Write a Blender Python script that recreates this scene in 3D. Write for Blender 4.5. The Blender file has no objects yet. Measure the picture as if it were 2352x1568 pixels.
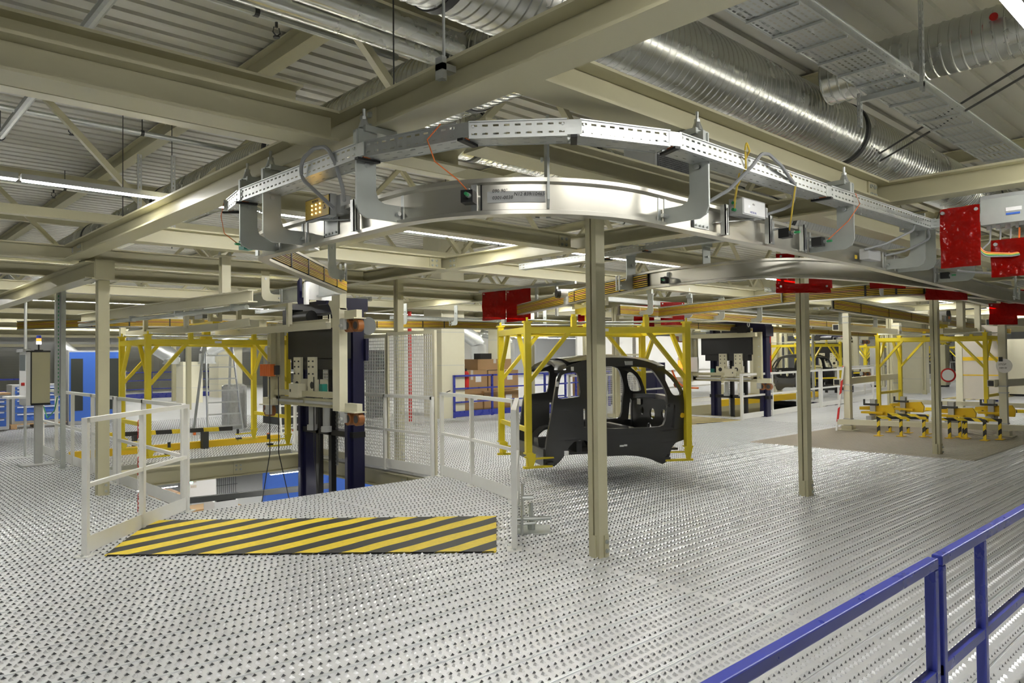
import bpy, bmesh, math, random
from mathutils import Vector, Matrix
from mathutils.geometry import tessellate_polygon
random.seed(7)
S = bpy.context.scene
COL = S.collection
# ------------------------------------------------------------------ camera
CAM_H = 1.55
_y, _p, _r = math.radians(46.885), math.radians(1.206), math.radians(0.589)
fw = Vector((math.cos(_y)*math.cos(_p), math.sin(_y)*math.cos(_p), math.sin(_p)))
rt0 = Vector((math.sin(_y), -math.cos(_y), 0.0))
dn0 = fw.cross(rt0)
rt = rt0*math.cos(_r) + dn0*math.sin(_r)
up = -(dn0*math.cos(_r) - rt0*math.sin(_r))
cam = bpy.data.cameras.new('camera')
cam.sensor_width = 36.0
cam.lens = 1700.0/2352.0*36.0
cam.clip_end = 300
cam_ob = bpy.data.objects.new('camera', cam)
COL.objects.link(cam_ob)
cam_ob.matrix_world = Matrix(((rt.x, up.x, -fw.x, 0), (rt.y, up.y, -fw.y, 0), (rt.z, up.z, -fw.z, CAM_H), (0, 0, 0, 1)))
S.camera = cam_ob
# ------------------------------------------------------------------ world, exposure
w = bpy.data.worlds.new('world'); S.world = w; w.use_nodes = True
w.node_tree.nodes['Background'].inputs[0].default_value = (0.9, 0.92, 0.95, 1)
w.node_tree.nodes['Background'].inputs[1].default_value = 0.25
S.view_settings.view_transform = 'Standard'
S.view_settings.look = 'None'
S.view_settings.exposure = 1.6
S.view_settings.gamma = 1.0
S.view_settings.use_curve_mapping = False
TUBE_POWER = 34.0          # emission of the fluorescent tubes (the light of the place)
# ------------------------------------------------------------------ materials
M = {}
def mat(name, col, rough=0.5, metal=0.0, noise=0.0, nscale=8.0, bump=0.0, bscale=60.0, coat=0.0, emit=None, spec=None):
    m = bpy.data.materials.new(name); m.use_nodes = True
    nt = m.node_tree; b = nt.nodes['Principled BSDF']
    b.inputs['Base Color'].default_value = (*col, 1)
    b.inputs['Roughness'].default_value = rough
    b.inputs['Metallic'].default_value = metal
    if spec is not None: b.inputs['Specular IOR Level'].default_value = spec
    if coat: b.inputs['Coat Weight'].default_value = coat; b.inputs['Coat Roughness'].default_value = 0.1
    if emit:
        b.inputs['Emission Color'].default_value = (*emit[0], 1); b.inputs['Emission Strength'].default_value = emit[1]
    if noise or bump:
        tc = nt.nodes.new('ShaderNodeTexCoord')
        if noise:
            n = nt.nodes.new('ShaderNodeTexNoise'); n.inputs['Scale'].default_value = nscale; n.inputs['Detail'].default_value = 5
            nt.links.new(tc.outputs['Object'], n.inputs['Vector'])
            r = nt.nodes.new('ShaderNodeMapRange')
            r.inputs[3].default_value = 1-noise; r.inputs[4].default_value = 1+noise
            nt.links.new(n.outputs['Fac'], r.inputs[0])
            mx = nt.nodes.new('ShaderNodeVectorMath'); mx.operation = 'SCALE'
            mx.inputs[0].default_value = col
            nt.links.new(r.outputs[0], mx.inputs['Scale'])
            nt.links.new(mx.outputs[0], b.inputs['Base Color'])
            r2 = nt.nodes.new('ShaderNodeMapRange')
            r2.inputs[3].default_value = max(rough-0.08, 0.02); r2.inputs[4].default_value = rough+0.1
            nt.links.new(n.outputs['Fac'], r2.inputs[0]); nt.links.new(r2.outputs[0], b.inputs['Roughness'])
        if bump:
            n2 = nt.nodes.new('ShaderNodeTexNoise'); n2.inputs['Scale'].default_value = bscale
            nt.links.new(tc.outputs['Object'], n2.inputs['Vector'])
            bp = nt.nodes.new('ShaderNodeBump'); bp.inputs['Strength'].default_value = bump; bp.inputs['Distance'].default_value = 0.02
            nt.links.new(n2.outputs['Fac'], bp.inputs['Height']); nt.links.new(bp.outputs[0], b.inputs['Normal'])
    M[name] = m
    return m
mat('cream', (0.53, 0.50, 0.33), 0.34, noise=0.04, nscale=3)
mat('cream_light', (0.69, 0.66, 0.50), 0.4, noise=0.03)
mat('white_paint', (0.80, 0.80, 0.76), 0.35, noise=0.05, nscale=6)
mat('galv', (0.58, 0.60, 0.59), 0.36, 0.75, noise=0.10, nscale=22)
mat('galv_dull', (0.50, 0.53, 0.50), 0.45, 0.45, noise=0.10, nscale=14)
mat('alu', (0.62, 0.60, 0.53), 0.30, 0.9)
mat('duct', (0.66, 0.67, 0.63), 0.25, 0.92, noise=0.05, nscale=3)
mat('floor_steel', (0.76, 0.77, 0.78), 0.36, 0.45, noise=0.08, nscale=2.2)
mat('floor_lip', (0.86, 0.88, 0.89), 0.28, 0.6)
mat('floor_hole', (0.15, 0.15, 0.155), 0.5, 0.3)
mat('floor_far', (0.74, 0.75, 0.76), 0.36, 0.4, noise=0.06, nscale=1.5)
mat('beige_grate', (0.62, 0.57, 0.49), 0.5, 0.1, noise=0.08, nscale=3)
mat('yellow', (0.82, 0.66, 0.03), 0.35, noise=0.03)
mat('yellow_deep', (0.80, 0.52, 0.01), 0.45, noise=0.05)
mat('conductor', (0.66, 0.45, 0.035), 0.45)
mat('navy', (0.012, 0.012, 0.05), 0.35)
mat('blue_paint', (0.045, 0.06, 0.36), 0.28, noise=0.06)
mat('blue_cab', (0.05, 0.15, 0.58), 0.4, noise=0.02)
mat('black', (0.012, 0.012, 0.012), 0.45)
mat('car_black', (0.040, 0.040, 0.039), 0.30, noise=0.12, nscale=4, coat=0.4)
mat('dark_grey', (0.05, 0.052, 0.05), 0.5)
mat('mid_grey', (0.22, 0.23, 0.23), 0.5)
mat('light_grey', (0.50, 0.51, 0.50), 0.45)
mat('white', (0.85, 0.85, 0.84), 0.45)
mat('roof_sheet', (0.52, 0.51, 0.45), 0.38, 0.2, noise=0.06, nscale=1.5)
mat('wall', (0.62, 0.63, 0.64), 0.6, noise=0.03)
mat('orange', (0.75, 0.17, 0.03), 0.45)
mat('cable_tan', (0.55, 0.26, 0.10), 0.5)
mat('wheel', (0.28, 0.10, 0.025), 0.4)
mat('red', (0.55, 0.02, 0.015), 0.35)
mat('green', (0.03, 0.30, 0.10), 0.4)
mat('teal', (0.01, 0.22, 0.17), 0.4)
mat('cable_grey', (0.30, 0.31, 0.31), 0.5)
mat('cable_yellow', (0.72, 0.52, 0.06), 0.45)
mat('wood', (0.50, 0.32, 0.16), 0.6, noise=0.15, nscale=12)
mat('cardboard', (0.42, 0.26, 0.12), 0.7, noise=0.08, nscale=5)
mat('film', (0.62, 0.63, 0.62), 0.18, 0.2, noise=0.15, nscale=20, bump=0.6, bscale=25)
mat('ink', (0.01, 0.01, 0.012), 0.6)
mat('sign_yellow', (0.55, 0.37, 0.01), 0.4)
mat('tube_glow', (1, 1, 1), 0.5, emit=((1.0, 0.985, 0.94), TUBE_POWER))
mat('lamp_amber', (1, 0.6, 0.1), 0.5, emit=((1.0, 0.62, 0.15), 6))
mat('lamp_red', (1, 0.05, 0.03), 0.5, emit=((1.0, 0.05, 0.03), 5))
mat('lamp_green', (0.1, 1, 0.6), 0.5, emit=((0.15, 1.0, 0.55), 4))
mat('lamp_white', (1, 1, 1), 0.5, emit=((1.0, 1.0, 1.0), 1.6))
mat('glow_orange', (1, 0.3, 0.05), 0.4, emit=((1.0, 0.28, 0.03), 0.6))
mat('screen', (0.25, 0.28, 0.28), 0.2)
mat('blue_lamp', (0.05, 0.08, 0.5), 0.3)
mat('dark_glass', (0.05, 0.055, 0.05), 0.12)
mat('concrete', (0.60, 0.60, 0.58), 0.5, noise=0.05, nscale=1)
def red_pvc():
    m = bpy.data.materials.new('red_pvc'); m.use_nodes = True
    nt = m.node_tree; b = nt.nodes['Principled BSDF']; out = nt.nodes['Material Output']
    b.inputs['Base Color'].default_value = (0.36, 0.008, 0.004, 1); b.inputs['Roughness'].default_value = 0.12
    tc = nt.nodes.new('ShaderNodeTexCoord'); n = nt.nodes.new('ShaderNodeTexNoise'); n.inputs['Scale'].default_value = 14
    nt.links.new(tc.outputs['Object'], n.inputs['Vector'])
    bp = nt.nodes.new('ShaderNodeBump'); bp.inputs['Strength'].default_value = 0.9; bp.inputs['Distance'].default_value = 0.05
    nt.links.new(n.outputs['Fac'], bp.inputs['Height']); nt.links.new(bp.outputs[0], b.inputs['Normal'])
    t = nt.nodes.new('ShaderNodeBsdfTransparent'); t.inputs[0].default_value = (0.75, 0.02, 0.01, 1)
    tl = nt.nodes.new('ShaderNodeBsdfTranslucent'); tl.inputs[0].default_value = (0.45, 0.008, 0.004, 1)
    a1 = nt.nodes.new('ShaderNodeMixShader'); a1.inputs[0].default_value = 0.4
    nt.links.new(b.outputs[0], a1.inputs[1]); nt.links.new(tl.outputs[0], a1.inputs[2])
    a2 = nt.nodes.new('ShaderNodeMixShader'); a2.inputs[0].default_value = 0.3
    nt.links.new(a1.outputs[0], a2.inputs[1]); nt.links.new(t.outputs[0], a2.inputs[2])
    nt.links.new(a2.outputs[0], out.inputs[0])
    M['red_pvc'] = m
red_pvc()
def stripes(name, ca, cb, period, angle, duty=0.5, wob=0.0, rough=0.5):
    """diagonal hazard stripes printed in the object's own xy plane (or along x for bars)"""
    m = bpy.data.materials.new(name); m.use_nodes = True
    nt = m.node_tree; b = nt.nodes['Principled BSDF']; b.inputs['Roughness'].default_value = rough
    tc = nt.nodes.new('ShaderNodeTexCoord'); sx = nt.nodes.new('ShaderNodeSeparateXYZ')
    nt.links.new(tc.outputs['Object'], sx.inputs[0])
    def mth(op, a, bb):
        n = nt.nodes.new('ShaderNodeMath'); n.operation = op
        for i, v in enumerate((a, bb)):
            if v is None: continue
            if isinstance(v, (int, float)): n.inputs[i].default_value = v
            else: nt.links.new(v, n.inputs[i])
        return n.outputs[0]
    v = mth('ADD', mth('MULTIPLY', sx.outputs[0], math.cos(angle)/period), mth('MULTIPLY', sx.outputs[1], math.sin(angle)/period))
    v = mth('ADD', v, mth('MULTIPLY', sx.outputs[2], math.sin(angle)/period))
    if wob:
        n = nt.nodes.new('ShaderNodeTexNoise'); n.inputs['Scale'].default_value = 1.6; n.inputs['Detail'].default_value = 1
        nt.links.new(tc.outputs['Object'], n.inputs['Vector'])
        v = mth('ADD', v, mth('MULTIPLY', n.outputs['Fac'], wob))
    f = mth('FRACT', v, None); g = mth('GREATER_THAN', f, duty)
    mx = nt.nodes.new('ShaderNodeMix'); mx.data_type = 'RGBA'
    nt.links.new(g, mx.inputs[0]); mx.inputs[6].default_value = (*ca, 1); mx.inputs[7].default_value = (*cb, 1)
    n = nt.nodes.new('ShaderNodeTexNoise'); n.inputs['Scale'].default_value = 30; n.inputs['Detail'].default_value = 6
    nt.links.new(tc.outputs['Object'], n.inputs['Vector'])
    r = nt.nodes.new('ShaderNodeMapRange'); r.inputs[3].default_value = 0.8; r.inputs[4].default_value = 1.2
    nt.links.new(n.outputs['Fac'], r.inputs[0])
    sc = nt.nodes.new('ShaderNodeVectorMath'); sc.operation = 'SCALE'
    nt.links.new(mx.outputs[2], sc.inputs[0]); nt.links.new(r.outputs[0], sc.inputs['Scale'])
    nt.links.new(sc.outputs[0], b.inputs['Base Color'])
    M[name] = m
BLK, YEL = (0.03, 0.03, 0.028), (0.85, 0.64, 0.03)
stripes('hazard_mat', YEL, BLK, 0.29, math.radians(-40), 0.5, 0.2)
stripes('hazard_far', (0.72, 0.58, 0.20), (0.12, 0.10, 0.05), 0.3, math.radians(80), 0.5, 0.2)
stripes('hazard_bar', YEL, BLK, 0.5, math.radians(8), 0.5)
stripes('hazard_post', YEL, BLK, 0.16, math.radians(60), 0.5)
stripes('red_white', (0.75, 0.75, 0.72), (0.6, 0.02, 0.015), 0.5, math.radians(85), 0.5)
# ------------------------------------------------------------------ mesh builder
def wloc(o):
    v = Vector((0, 0, 0))
    while o is not None:
        v += o.location; o = o.parent
    return v
class MB:
    def __init__(s): s.v = []; s.f = []; s.mi = []; s.cur = 0
    def add(s, vs, fs):
        k = len(s.v); s.v += [tuple(p) for p in vs]
        s.f += [tuple(i+k for i in f) for f in fs]; s.mi += [s.cur]*len(fs)
        return s
    BF = [(0, 3, 2, 1), (4, 5, 6, 7), (0, 1, 5, 4), (1, 2, 6, 5), (2, 3, 7, 6), (3, 0, 4, 7)]
    def box(s, x0, x1, y0, y1, z0, z1):
        return s.add([(x0, y0, z0), (x1, y0, z0), (x1, y1, z0), (x0, y1, z0), (x0, y0, z1), (x1, y0, z1), (x1, y1, z1), (x0, y1, z1)], MB.BF)
    def cbox(s, c, d): return s.box(c[0]-d[0]/2, c[0]+d[0]/2, c[1]-d[1]/2, c[1]+d[1]/2, c[2]-d[2]/2, c[2]+d[2]/2)
    def frame(s, p, q, upv=(0, 0, 1)):
        d = (Vector(q)-Vector(p)).normalized(); u = Vector(upv)
        if abs(d.dot(u)) > 0.98: u = Vector((1, 0, 0))
        r = d.cross(u).normalized(); u = r.cross(d).normalized()
        return d, r, u
    def bar(s, p, q, w, h=None, upv=(0, 0, 1)):
        h = h or w; p = Vector(p); q = Vector(q); d, r, u = s.frame(p, q, upv)
        vs = []
        for c in (p, q):
            for a, b in ((-1, -1), (1, -1), (1, 1), (-1, 1)): vs.append(c + r*(a*w/2) + u*(b*h/2))
        return s.add(vs, MB.BF)
    def prof(s, p, q, poly, upv=(0, 0, 1)):
        """extrude a 2d profile (r,u) from p to q"""
        p = Vector(p); q = Vector(q); d, r, u = s.frame(p, q, upv); n = len(poly)
        vs = [c + r*a + u*b for c in (p, q) for a, b in poly]
        fs = [(i, (i+1) % n, n+(i+1) % n, n+i) for i in range(n)]
        fs += [tuple(range(n-1, -1, -1)), tuple(range(n, 2*n))]
        return s.add(vs, fs)
    def ibeam(s, p, q, w, d, tf=0.014, tw=0.009, upv=(0, 0, 1)):
        a, b, t = w/2, d/2, tw/2
        return s.prof(p, q, [(-a, -b), (a, -b), (a, -b+tf), (t, -b+tf), (t, b-tf), (a, b-tf), (a, b), (-a, b), (-a, b-tf), (-t, b-tf), (-t, -b+tf), (-a, -b+tf)], upv)
    def cyl(s, p, q, r, n=12, r2=None, cap=True):
        p = Vector(p); q = Vector(q); d, a, u = s.frame(p, q); r2 = r if r2 is None else r2
        vs = [c + a*(rr*math.cos(2*math.pi*i/n)) + u*(rr*math.sin(2*math.pi*i/n)) for c, rr in ((p, r), (q, r2)) for i in range(n)]
        fs = [(i, (i+1) % n, n+(i+1) % n, n+i) for i in range(n)]
        if cap: fs += [tuple(range(n-1, -1, -1)), tuple(range(n, 2*n))]
        return s.add(vs, fs)
    def sweep(s, path, prof, upv=(0, 0, 1), cap=True, closed=False):
        """sweep a closed 2d profile (side,up) along a path in space"""
        P = [Vector(p) for p in path]; n = len(prof); vs = []; N = len(P)
        for i in range(N):
            if closed: t = (P[(i+1) % N]-P[i-1])
            else: t = P[min(i+1, N-1)]-P[max(i-1, 0)]
            t.normalize(); u = Vector(upv)
            if abs(t.dot(u)) > 0.98: u = Vector((0.6, 0.8, 0.0))
            r = t.cross(u).normalized(); u = r.cross(t).normalized()
            k = 1.0
            if 0 < i < N-1:
                c = (P[i+1]-P[i]).normalized().dot((P[i]-P[i-1]).normalized()); k = 1/max(math.sqrt((1+c)/2), 0.5)
            vs += [P[i] + r*(a*k) + u*b for a, b in prof]
        fs = []
        for i in range(N if closed else N-1):
            j = (i+1) % N
            fs += [(i*n+k, i*n+(k+1) % n, j*n+(k+1) % n, j*n+k) for k in range(n)]
        if cap and not closed: fs += [tuple(range(n-1, -1, -1)), tuple(range((N-1)*n, N*n))]
        return s.add(vs, fs)
    def tube(s, path, r, n=8): return s.sweep(path, [(r*math.cos(2*math.pi*i/n), r*math.sin(2*math.pi*i/n)) for i in range(n)])
    def plate(s, poly, org, ux, uy, th, holes=()):
        """flat plate with holes: poly in (u,v), thickness th towards ux x uy"""
        org = Vector(org); ux = Vector(ux).normalized(); uy = Vector(uy).normalized(); nn = ux.cross(uy)
        loops = [list(poly)] + [list(h) for h in holes]
        flat = [p for l in loops for p in l]
        tri = tessellate_polygon([[Vector((a, b, 0)) for a, b in l] for l in loops])
        m = len(flat)
        vs = [org+ux*a+uy*b for a, b in flat] + [org+ux*a+uy*b+nn*th for a, b in flat]
        fs = []
        for t in tri:
            fs.append(tuple(t)); fs.append(tuple(i+m for i in reversed(t)))
        k = 0
        for l in loops:
            L = len(l)
            for i in range(L): fs.append((k+i, k+(i+1) % L, m+k+(i+1) % L, m+k+i))
            k += L
        return s.add(vs, fs)
    def sphere(s, c, r, n=10, sq=(1, 1, 1)):
        vs = []; fs = []; h = n//2
        for i in range(h+1):
            a = math.pi*i/h
            for j in range(n):
                b = 2*math.pi*j/n
                vs.append((c[0]+r*sq[0]*math.sin(a)*math.cos(b), c[1]+r*sq[1]*math.sin(a)*math.sin(b), c[2]+r*sq[2]*math.cos(a)))
        for i in range(h):
            for j in range(n): fs.append((i*n+j, (i+1)*n+j, (i+1)*n+(j+1) % n, i*n+(j+1) % n))
        return s.add(vs, fs)
    def mesh(s, name, mats, smooth=False):
        me = bpy.data.meshes.new(name); me.from_pydata(s.v, [], s.f); me.update()
        bm = bmesh.new(); bm.from_mesh(me); bmesh.ops.recalc_face_normals(bm, faces=bm.faces)
        if smooth:
            for f in bm.faces: f.smooth = True
            for e in bm.edges:
                if len(e.link_faces) != 2 or e.calc_face_angle(9) > 0.6: e.smooth = False
        bm.to_mesh(me); bm.free()
        for mm in (mats if isinstance(mats, (list, tuple)) else [mats]): me.materials.append(M[mm])
        if any(s.mi): me.polygons.foreach_set('material_index', s.mi)
        return me
    def build(s, name, mats, parent=None, smooth=False, local=False):
        if parent is not None and not local:
            o = wloc(parent)
            if o.length > 0: s.v = [(a-o.x, b-o.y, c-o.z) for a, b, c in s.v]
        return link(name, s.mesh(name, mats, smooth), parent)
def link(name, me, parent=None, loc=None, rz=None):
    o = bpy.data.objects.new(name, me); COL.objects.link(o)
    if parent is not None: o.parent = parent
    if loc is not None: o.location = loc
    if rz is not None: o.rotation_euler = (0, 0, rz)
    return o
def tag(o, label=None, cat=None, group=None, kind=None):
    if label: o['label'] = label
    if cat: o['category'] = cat
    if group: o['group'] = group
    if kind: o['kind'] = kind
    return o
def thing(name, label, cat, loc=(0, 0, 0), rz=0.0, group=None, kind=None):
    o = bpy.data.objects.new(name, None); COL.objects.link(o); o.empty_display_size = 0.1
    o.location = loc; o.rotation_euler = (0, 0, rz)
    return tag(o, label, cat, group, kind)
def copy_tree(o, loc=None, rz=None, label=None, parent=None, group=None):
    c = o.copy(); COL.objects.link(c); c.parent = parent
    if loc is not None: c.location = loc
    if rz is not None: c.rotation_euler = (0, 0, rz)
    if label: c['label'] = label
    if group: c['group'] = group
    for ch in list(o.children): copy_tree(ch, parent=c)
    return c
def arc(c, r, a0, a1, n, z):
    return [(c[0]+r*math.cos(a0+(a1-a0)*i/n), c[1]+r*math.sin(a0+(a1-a0)*i/n), z) for i in range(n+1)]
def fillet(pts, rad, n=6):
    """round the corners of a polyline"""
    P = [Vector(p) for p in pts]; out = [P[0]]
    for i in range(1, len(P)-1):
        r = rad[i-1] if isinstance(rad, (list, tuple)) else rad
        a = (P[i-1]-P[i]); b = (P[i+1]-P[i]); la, lb = a.length, b.length; a.normalize(); b.normalize()
        ang = math.acos(max(-1, min(1, a.dot(b))))
        if ang > 3.1: out.append(P[i]); continue
        t = min(r/math.tan(ang/2), la*0.49, lb*0.49)
        p0, p1 = P[i]+a*t, P[i]+b*t
        for k in range(n+1):
            s = k/n; out.append(p0*(1-s)**2 + P[i]*2*s*(1-s) + p1*s*s)
    out.append(P[-1]); return out
def hang(p, q, sag, n=12):
    p = Vector(p); q = Vector(q)
    return [p.lerp(q, i/n) - Vector((0, 0, sag*4*(i/n)*(1-i/n))) for i in range(n+1)]
def text_obj(name, body, size, org, ux, uy, m, parent=None, depth=0.0006, shear=0.0):
    """lettering as mesh, lying in the plane of ux,uy"""
    cu = bpy.data.curves.new(name, 'FONT'); cu.body = body; cu.size = size; cu.extrude = depth; cu.shear = shear
    cu.resolution_u = 2
    ob = bpy.data.objects.new(name, cu); COL.objects.link(ob)
    dg = bpy.context.evaluated_depsgraph_get(); me = bpy.data.meshes.new_from_object(ob.evaluated_get(dg))
    bpy.data.objects.remove(ob)
    ux = Vector(ux).normalized(); uy = Vector(uy).normalized(); nn = ux.cross(uy)
    o0 = Vector(org) - (wloc(parent) if parent else Vector((0, 0, 0)))
    for v in me.vertices: v.co = o0 + ux*v.co.x + uy*v.co.y + nn*v.co.z
    me.materials.clear(); me.materials.append(M[m])
    return link(name, me, parent)

ORD = ['first', 'second', 'third', 'fourth', 'fifth', 'sixth', 'seventh', 'eighth', 'ninth', 'tenth', 'eleventh', 'twelfth', 'thirteenth', 'fourteenth', 'fifteenth', 'sixteenth', 'seventeenth', 'eighteenth', 'nineteenth', 'twentieth']
# ================================================================== SETTING
PITCH = 0.278; Y0 = 2.204
HOLE1 = (2.78, 5.92, 7.764, 11.934)       # lift pit (x0,x1,y0,y1) aligned to the plank rows
HOLE2 = (16.6, 24.2, 9.7, 12.7)
# ---- floor of profiled steel planks, each with punched teeth and folded lips
floor = thing('floor', None, None, kind='structure')
floor['label'] = 'galvanised steel plank floor with punched anti-slip teeth'
_pl = {}
def plank_mesh(L, teeth=True):
    key = (round(L, 2), teeth)
    if key in _pl: return _pl[key]
    mb = MB(); W = PITCH-0.002
    mb.box(0, L, 0.001, W, -0.045, 0.0)
    mb.cur = 2
    for yy in (0.001, W-0.006): mb.box(0, L, yy, yy+0.006, 0.0, 0.005)
    mb.cur = 0
    if teeth:
        px_, nr = 0.05, 5
        for r in range(nr):
            yc = 0.034 + r*(W-0.068)/(nr-1); s = -1 if r % 2 == 0 else 1
            n = int((L-0.03)/px_)
            for i in range(n):
                x = 0.03 + i*px_ + (0.025 if r % 2 else 0)
                if x > L-0.02: continue
                w, h, l = 0.0135, 0.0125, 0.021
                a = (x-w, yc+s*l*0.45, 0); b = (x+w, yc+s*l*0.45, 0); t = (x, yc+s*l*0.40, h)
                c = (x-w*0.75, yc-s*l*0.55, 0); d = (x+w*0.75, yc-s*l*0.55, 0); e = (x, yc-s*l*0.2, h*0.75)
                mb.cur = 0; mb.add([a, b, t, c, d, e], [(0, 2, 5, 3), (1, 4, 5, 2), (3, 5, 4)])
                mb.cur = 1; mb.add([a, b, t], [(0, 1, 2)])
                f = s*0.008
                mb.add([(x-w*0.55, yc+s*l*0.47, 0.0006), (x+w*0.55, yc+s*l*0.47, 0.0006), (x, yc+s*l*0.47+f, 0.0006)], [(0, 1, 2)])
                mb.cur = 0
    me = bpy.data.meshes.new('plank'); me.from_pydata(mb.v, [], mb.f); me.update()
    for mm in ('floor_steel', 'floor_hole', 'floor_lip'): me.materials.append(M[mm])
    me.polygons.foreach_set('material_index', mb.mi)
    _pl[key] = me; return me
def plank(x0, x1, y):
    if x1-x0 < 0.05: return
    link('plank', plank_mesh(x1-x0), floor, (x0, y, 0))
for k in range(-7, 65):
    y = Y0 + PITCH*k
    for x0, x1 in ((-1.81, 4.19), (4.19, 10.19), (10.19, 16.19)):
        if x1 < 0.12*y or x0 > 5.2*y+1.5: continue
        if HOLE1[2]-0.01 < y < HOLE1[3]-0.1:
            if x0 < HOLE1[0] < x1: plank(x0, HOLE1[0], y); continue
            if x0 < HOLE1[1] < x1: plank(HOLE1[1], x1, y); continue
        plank(x0, x1, y)
YT = Y0 + PITCH*65
mb = MB()
for r in ((16.19, HOLE2[0], -2, 44), (HOLE2[0], HOLE2[1], -2, HOLE2[2]), (HOLE2[0], HOLE2[1], HOLE2[3], 44), (HOLE2[1], 64, -2, 44), (-6, 16.19, YT, 44), (-6, -1.81, -5, YT), (-1.81, 16.19, -5, Y0-7*PITCH), (16.19, 64, -5, -2)):
    mb.box(r[0], r[1], r[2], r[3], -0.05, -0.001)
far = mb.build('far_planks', 'floor_far', floor); far['kind'] = 'stuff'
mb = MB()
for k in range(-7, 140):
    y = Y0+PITCH*k
    a = 16.19 if k < 65 else 1.0
    segs = [(a, 48.0)]
    if HOLE2[2] < y < HOLE2[3]: segs = [(a, HOLE2[0]), (HOLE2[1], 48.0)]
    for s0, s1 in segs:
        mb.box(s0, s1, y-0.008, y+0.008, -0.001, 0.005)
        for j in range(1, 5): mb.box(s0, s1, y+j*PITCH/5-0.012, y+j*PITCH/5+0.012, -0.001, 0.004)
o = mb.build('far_plank_ribs', 'floor_steel', floor); o['kind'] = 'stuff'
# ---- beige grating deck around the work station on the right
deck = thing('floor_deck', None, None, (12.0, 3.22, 0), kind='structure'); deck['label'] = 'beige grating deck panels let into the floor under the work station'
mbp = MB(); Lx = 6.2; mbp.box(0, Lx, 0.002, 0.288, 0.0, 0.008)
for j in range(8): mbp.box(0, Lx, 0.012+j*0.036, 0.022+j*0.036, 0.008, 0.014)
mep = mbp.mesh('grating_panel', 'beige_grate')
for i in range(12): link('grating_panel', mep, deck, (0, i*0.29, 0.005))
# ---- lower hall seen through the lift pit
mb = MB(); mb.box(-6, 64, -5, 44, -3.1, -3.0); o = mb.build('floor_lower', 'concrete'); tag(o, 'pale concrete floor of the hall below, seen through the pit', kind='structure')
# ---- walls
def wall(name, p, q, z0, z1, th, m, panels=0, label=''):
    r = thing(name, None, None, kind='structure'); r['label'] = label
    p = Vector((*p, 0)); q = Vector((*q, 0)); d = (q-p); L = d.length; d.normalize(); n = Vector((-d.y, d.x, 0))
    k = max(panels, 1); w = L/k
    mb = MB(); a = Vector((0, 0, 0))
    mb.prof((0, 0, 0), (0, 0, 0), [], ) if False else None
    mb.box(0.004, w-0.004, 0, th, z0, z1)
    me = mb.mesh('wall_panel', m)
    for i in range(k): link('wall_panel', me, r, p+d*(i*w), math.atan2(d.y, d.x))
    return r
wall('wall_left', (-6, 44), (64, 44), -3, 5.2, 0.15, 'wall', 28, 'pale grey sheet-metal wall at the far left end of the hall')
wall('wall_back', (64, 44), (64, -5), -3, 5.2, 0.15, 'wall', 20, 'pale grey sheet-metal wall at the far right end of the hall')
wall('wall_right', (64, -5), (-6, -5), -3, 5.2, 0.15, 'wall', 10, 'pale wall on the right behind the camera')
wall('wall_front', (-6, -5), (-6, 44), -3, 5.2, 0.15, 'wall', 10, 'pale wall on the left behind the camera')
# ---- corrugated roof deck
ceil = thing('ceiling', None, None, kind='structure'); ceil['label'] = 'olive grey trapezoidal sheet-metal roof deck'
pr = []
for i in range(4):
    b = i*0.25; pr += [(b, 0), (b+0.17, 0), (b+0.18, 0.035), (b+0.24, 0.035)]
pr2 = pr + [(1.0, 0), (1.0, 0.10), (0, 0.10)]
mb = MB(); n = len(pr2)
vs = [(x, y, z) for x in (-5.9, 63.9) for y, z in pr2]
mb.add(vs, [(i, (i+1) % n, n+(i+1) % n, n+i) for i in range(n)] + [tuple(range(n)), tuple(range(n, 2*n))])
me = mb.mesh('roof_panel', 'roof_sheet')
for i in range(49): link('roof_panel', me, ceil, (0, -5+i, 4.72))
# ---- steel frame: I-beams on the lower level (underside 2.73)
ZB, BD, BW = 2.73, 0.168, 0.195
BOLT = None
def bolt_mesh():
    global BOLT
    if BOLT is None:
        mb = MB(); mb.cyl((0, 0, 0), (0, 0, 0.012), 0.017, 6); mb.cyl((0, 0, 0.012), (0, 0, 0.02), 0.010, 8); BOLT = mb.mesh('bolt', 'galv_dull')
    return BOLT
def beam(p, q, label, z=ZB, w=BW, d=BD, name='steel_beam', m='cream', bolts=()):
    root_loc = (p[0], p[1], z)
    mb = MB(); mb.ibeam((p[0], p[1], z+d/2), (q[0], q[1], z+d/2), w, d, 0.015, 0.010)
    o = mb.build(name, m); tag(o, label, kind='structure')
    dx = abs(q[0]-p[0]) > abs(q[1]-p[1])
    for c, side in bolts:
        # four bolts and an end plate on the web, centre coordinate c along the beam, side = -1/+1
        pl = MB()
        if dx:
            y = p[1]+side*0.006; pl.box(c-0.075, c+0.075, min(y, y+side*0.012), max(y, y+side*0.012), z+0.018, z+d-0.018)
        else:
            x = p[0]+side*0.006; pl.box(min(x, x+side*0.012), max(x, x+side*0.012), c-0.075, c+0.075, z+0.018, z+d-0.018)
        po = pl.build('end_plate', m, o)
        for a in (-0.035, 0.035):
            for b in (-0.032, 0.032):
                bo = link('bolt', bolt_mesh(), po)
                if dx: bo.location = (c+a, p[1]+side*0.018, z+d/2+b); bo.rotation_euler = (-side*math.pi/2, 0, 0)
                else: bo.location = (p[0]+side*0.018, c+a, z+d/2+b); bo.rotation_euler = (0, side*math.pi/2, 0)
    return o
H = BW/2
beam((2.155, -3), (2.155, 9.75), 'long cream girder crossing the top of the picture diagonally', bolts=[(3.40, -1), (9.4, -1)])
beam((-4, 3.65), (2.155-H, 3.65), 'cream beam at upper left running into the long diagonal girder')
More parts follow.
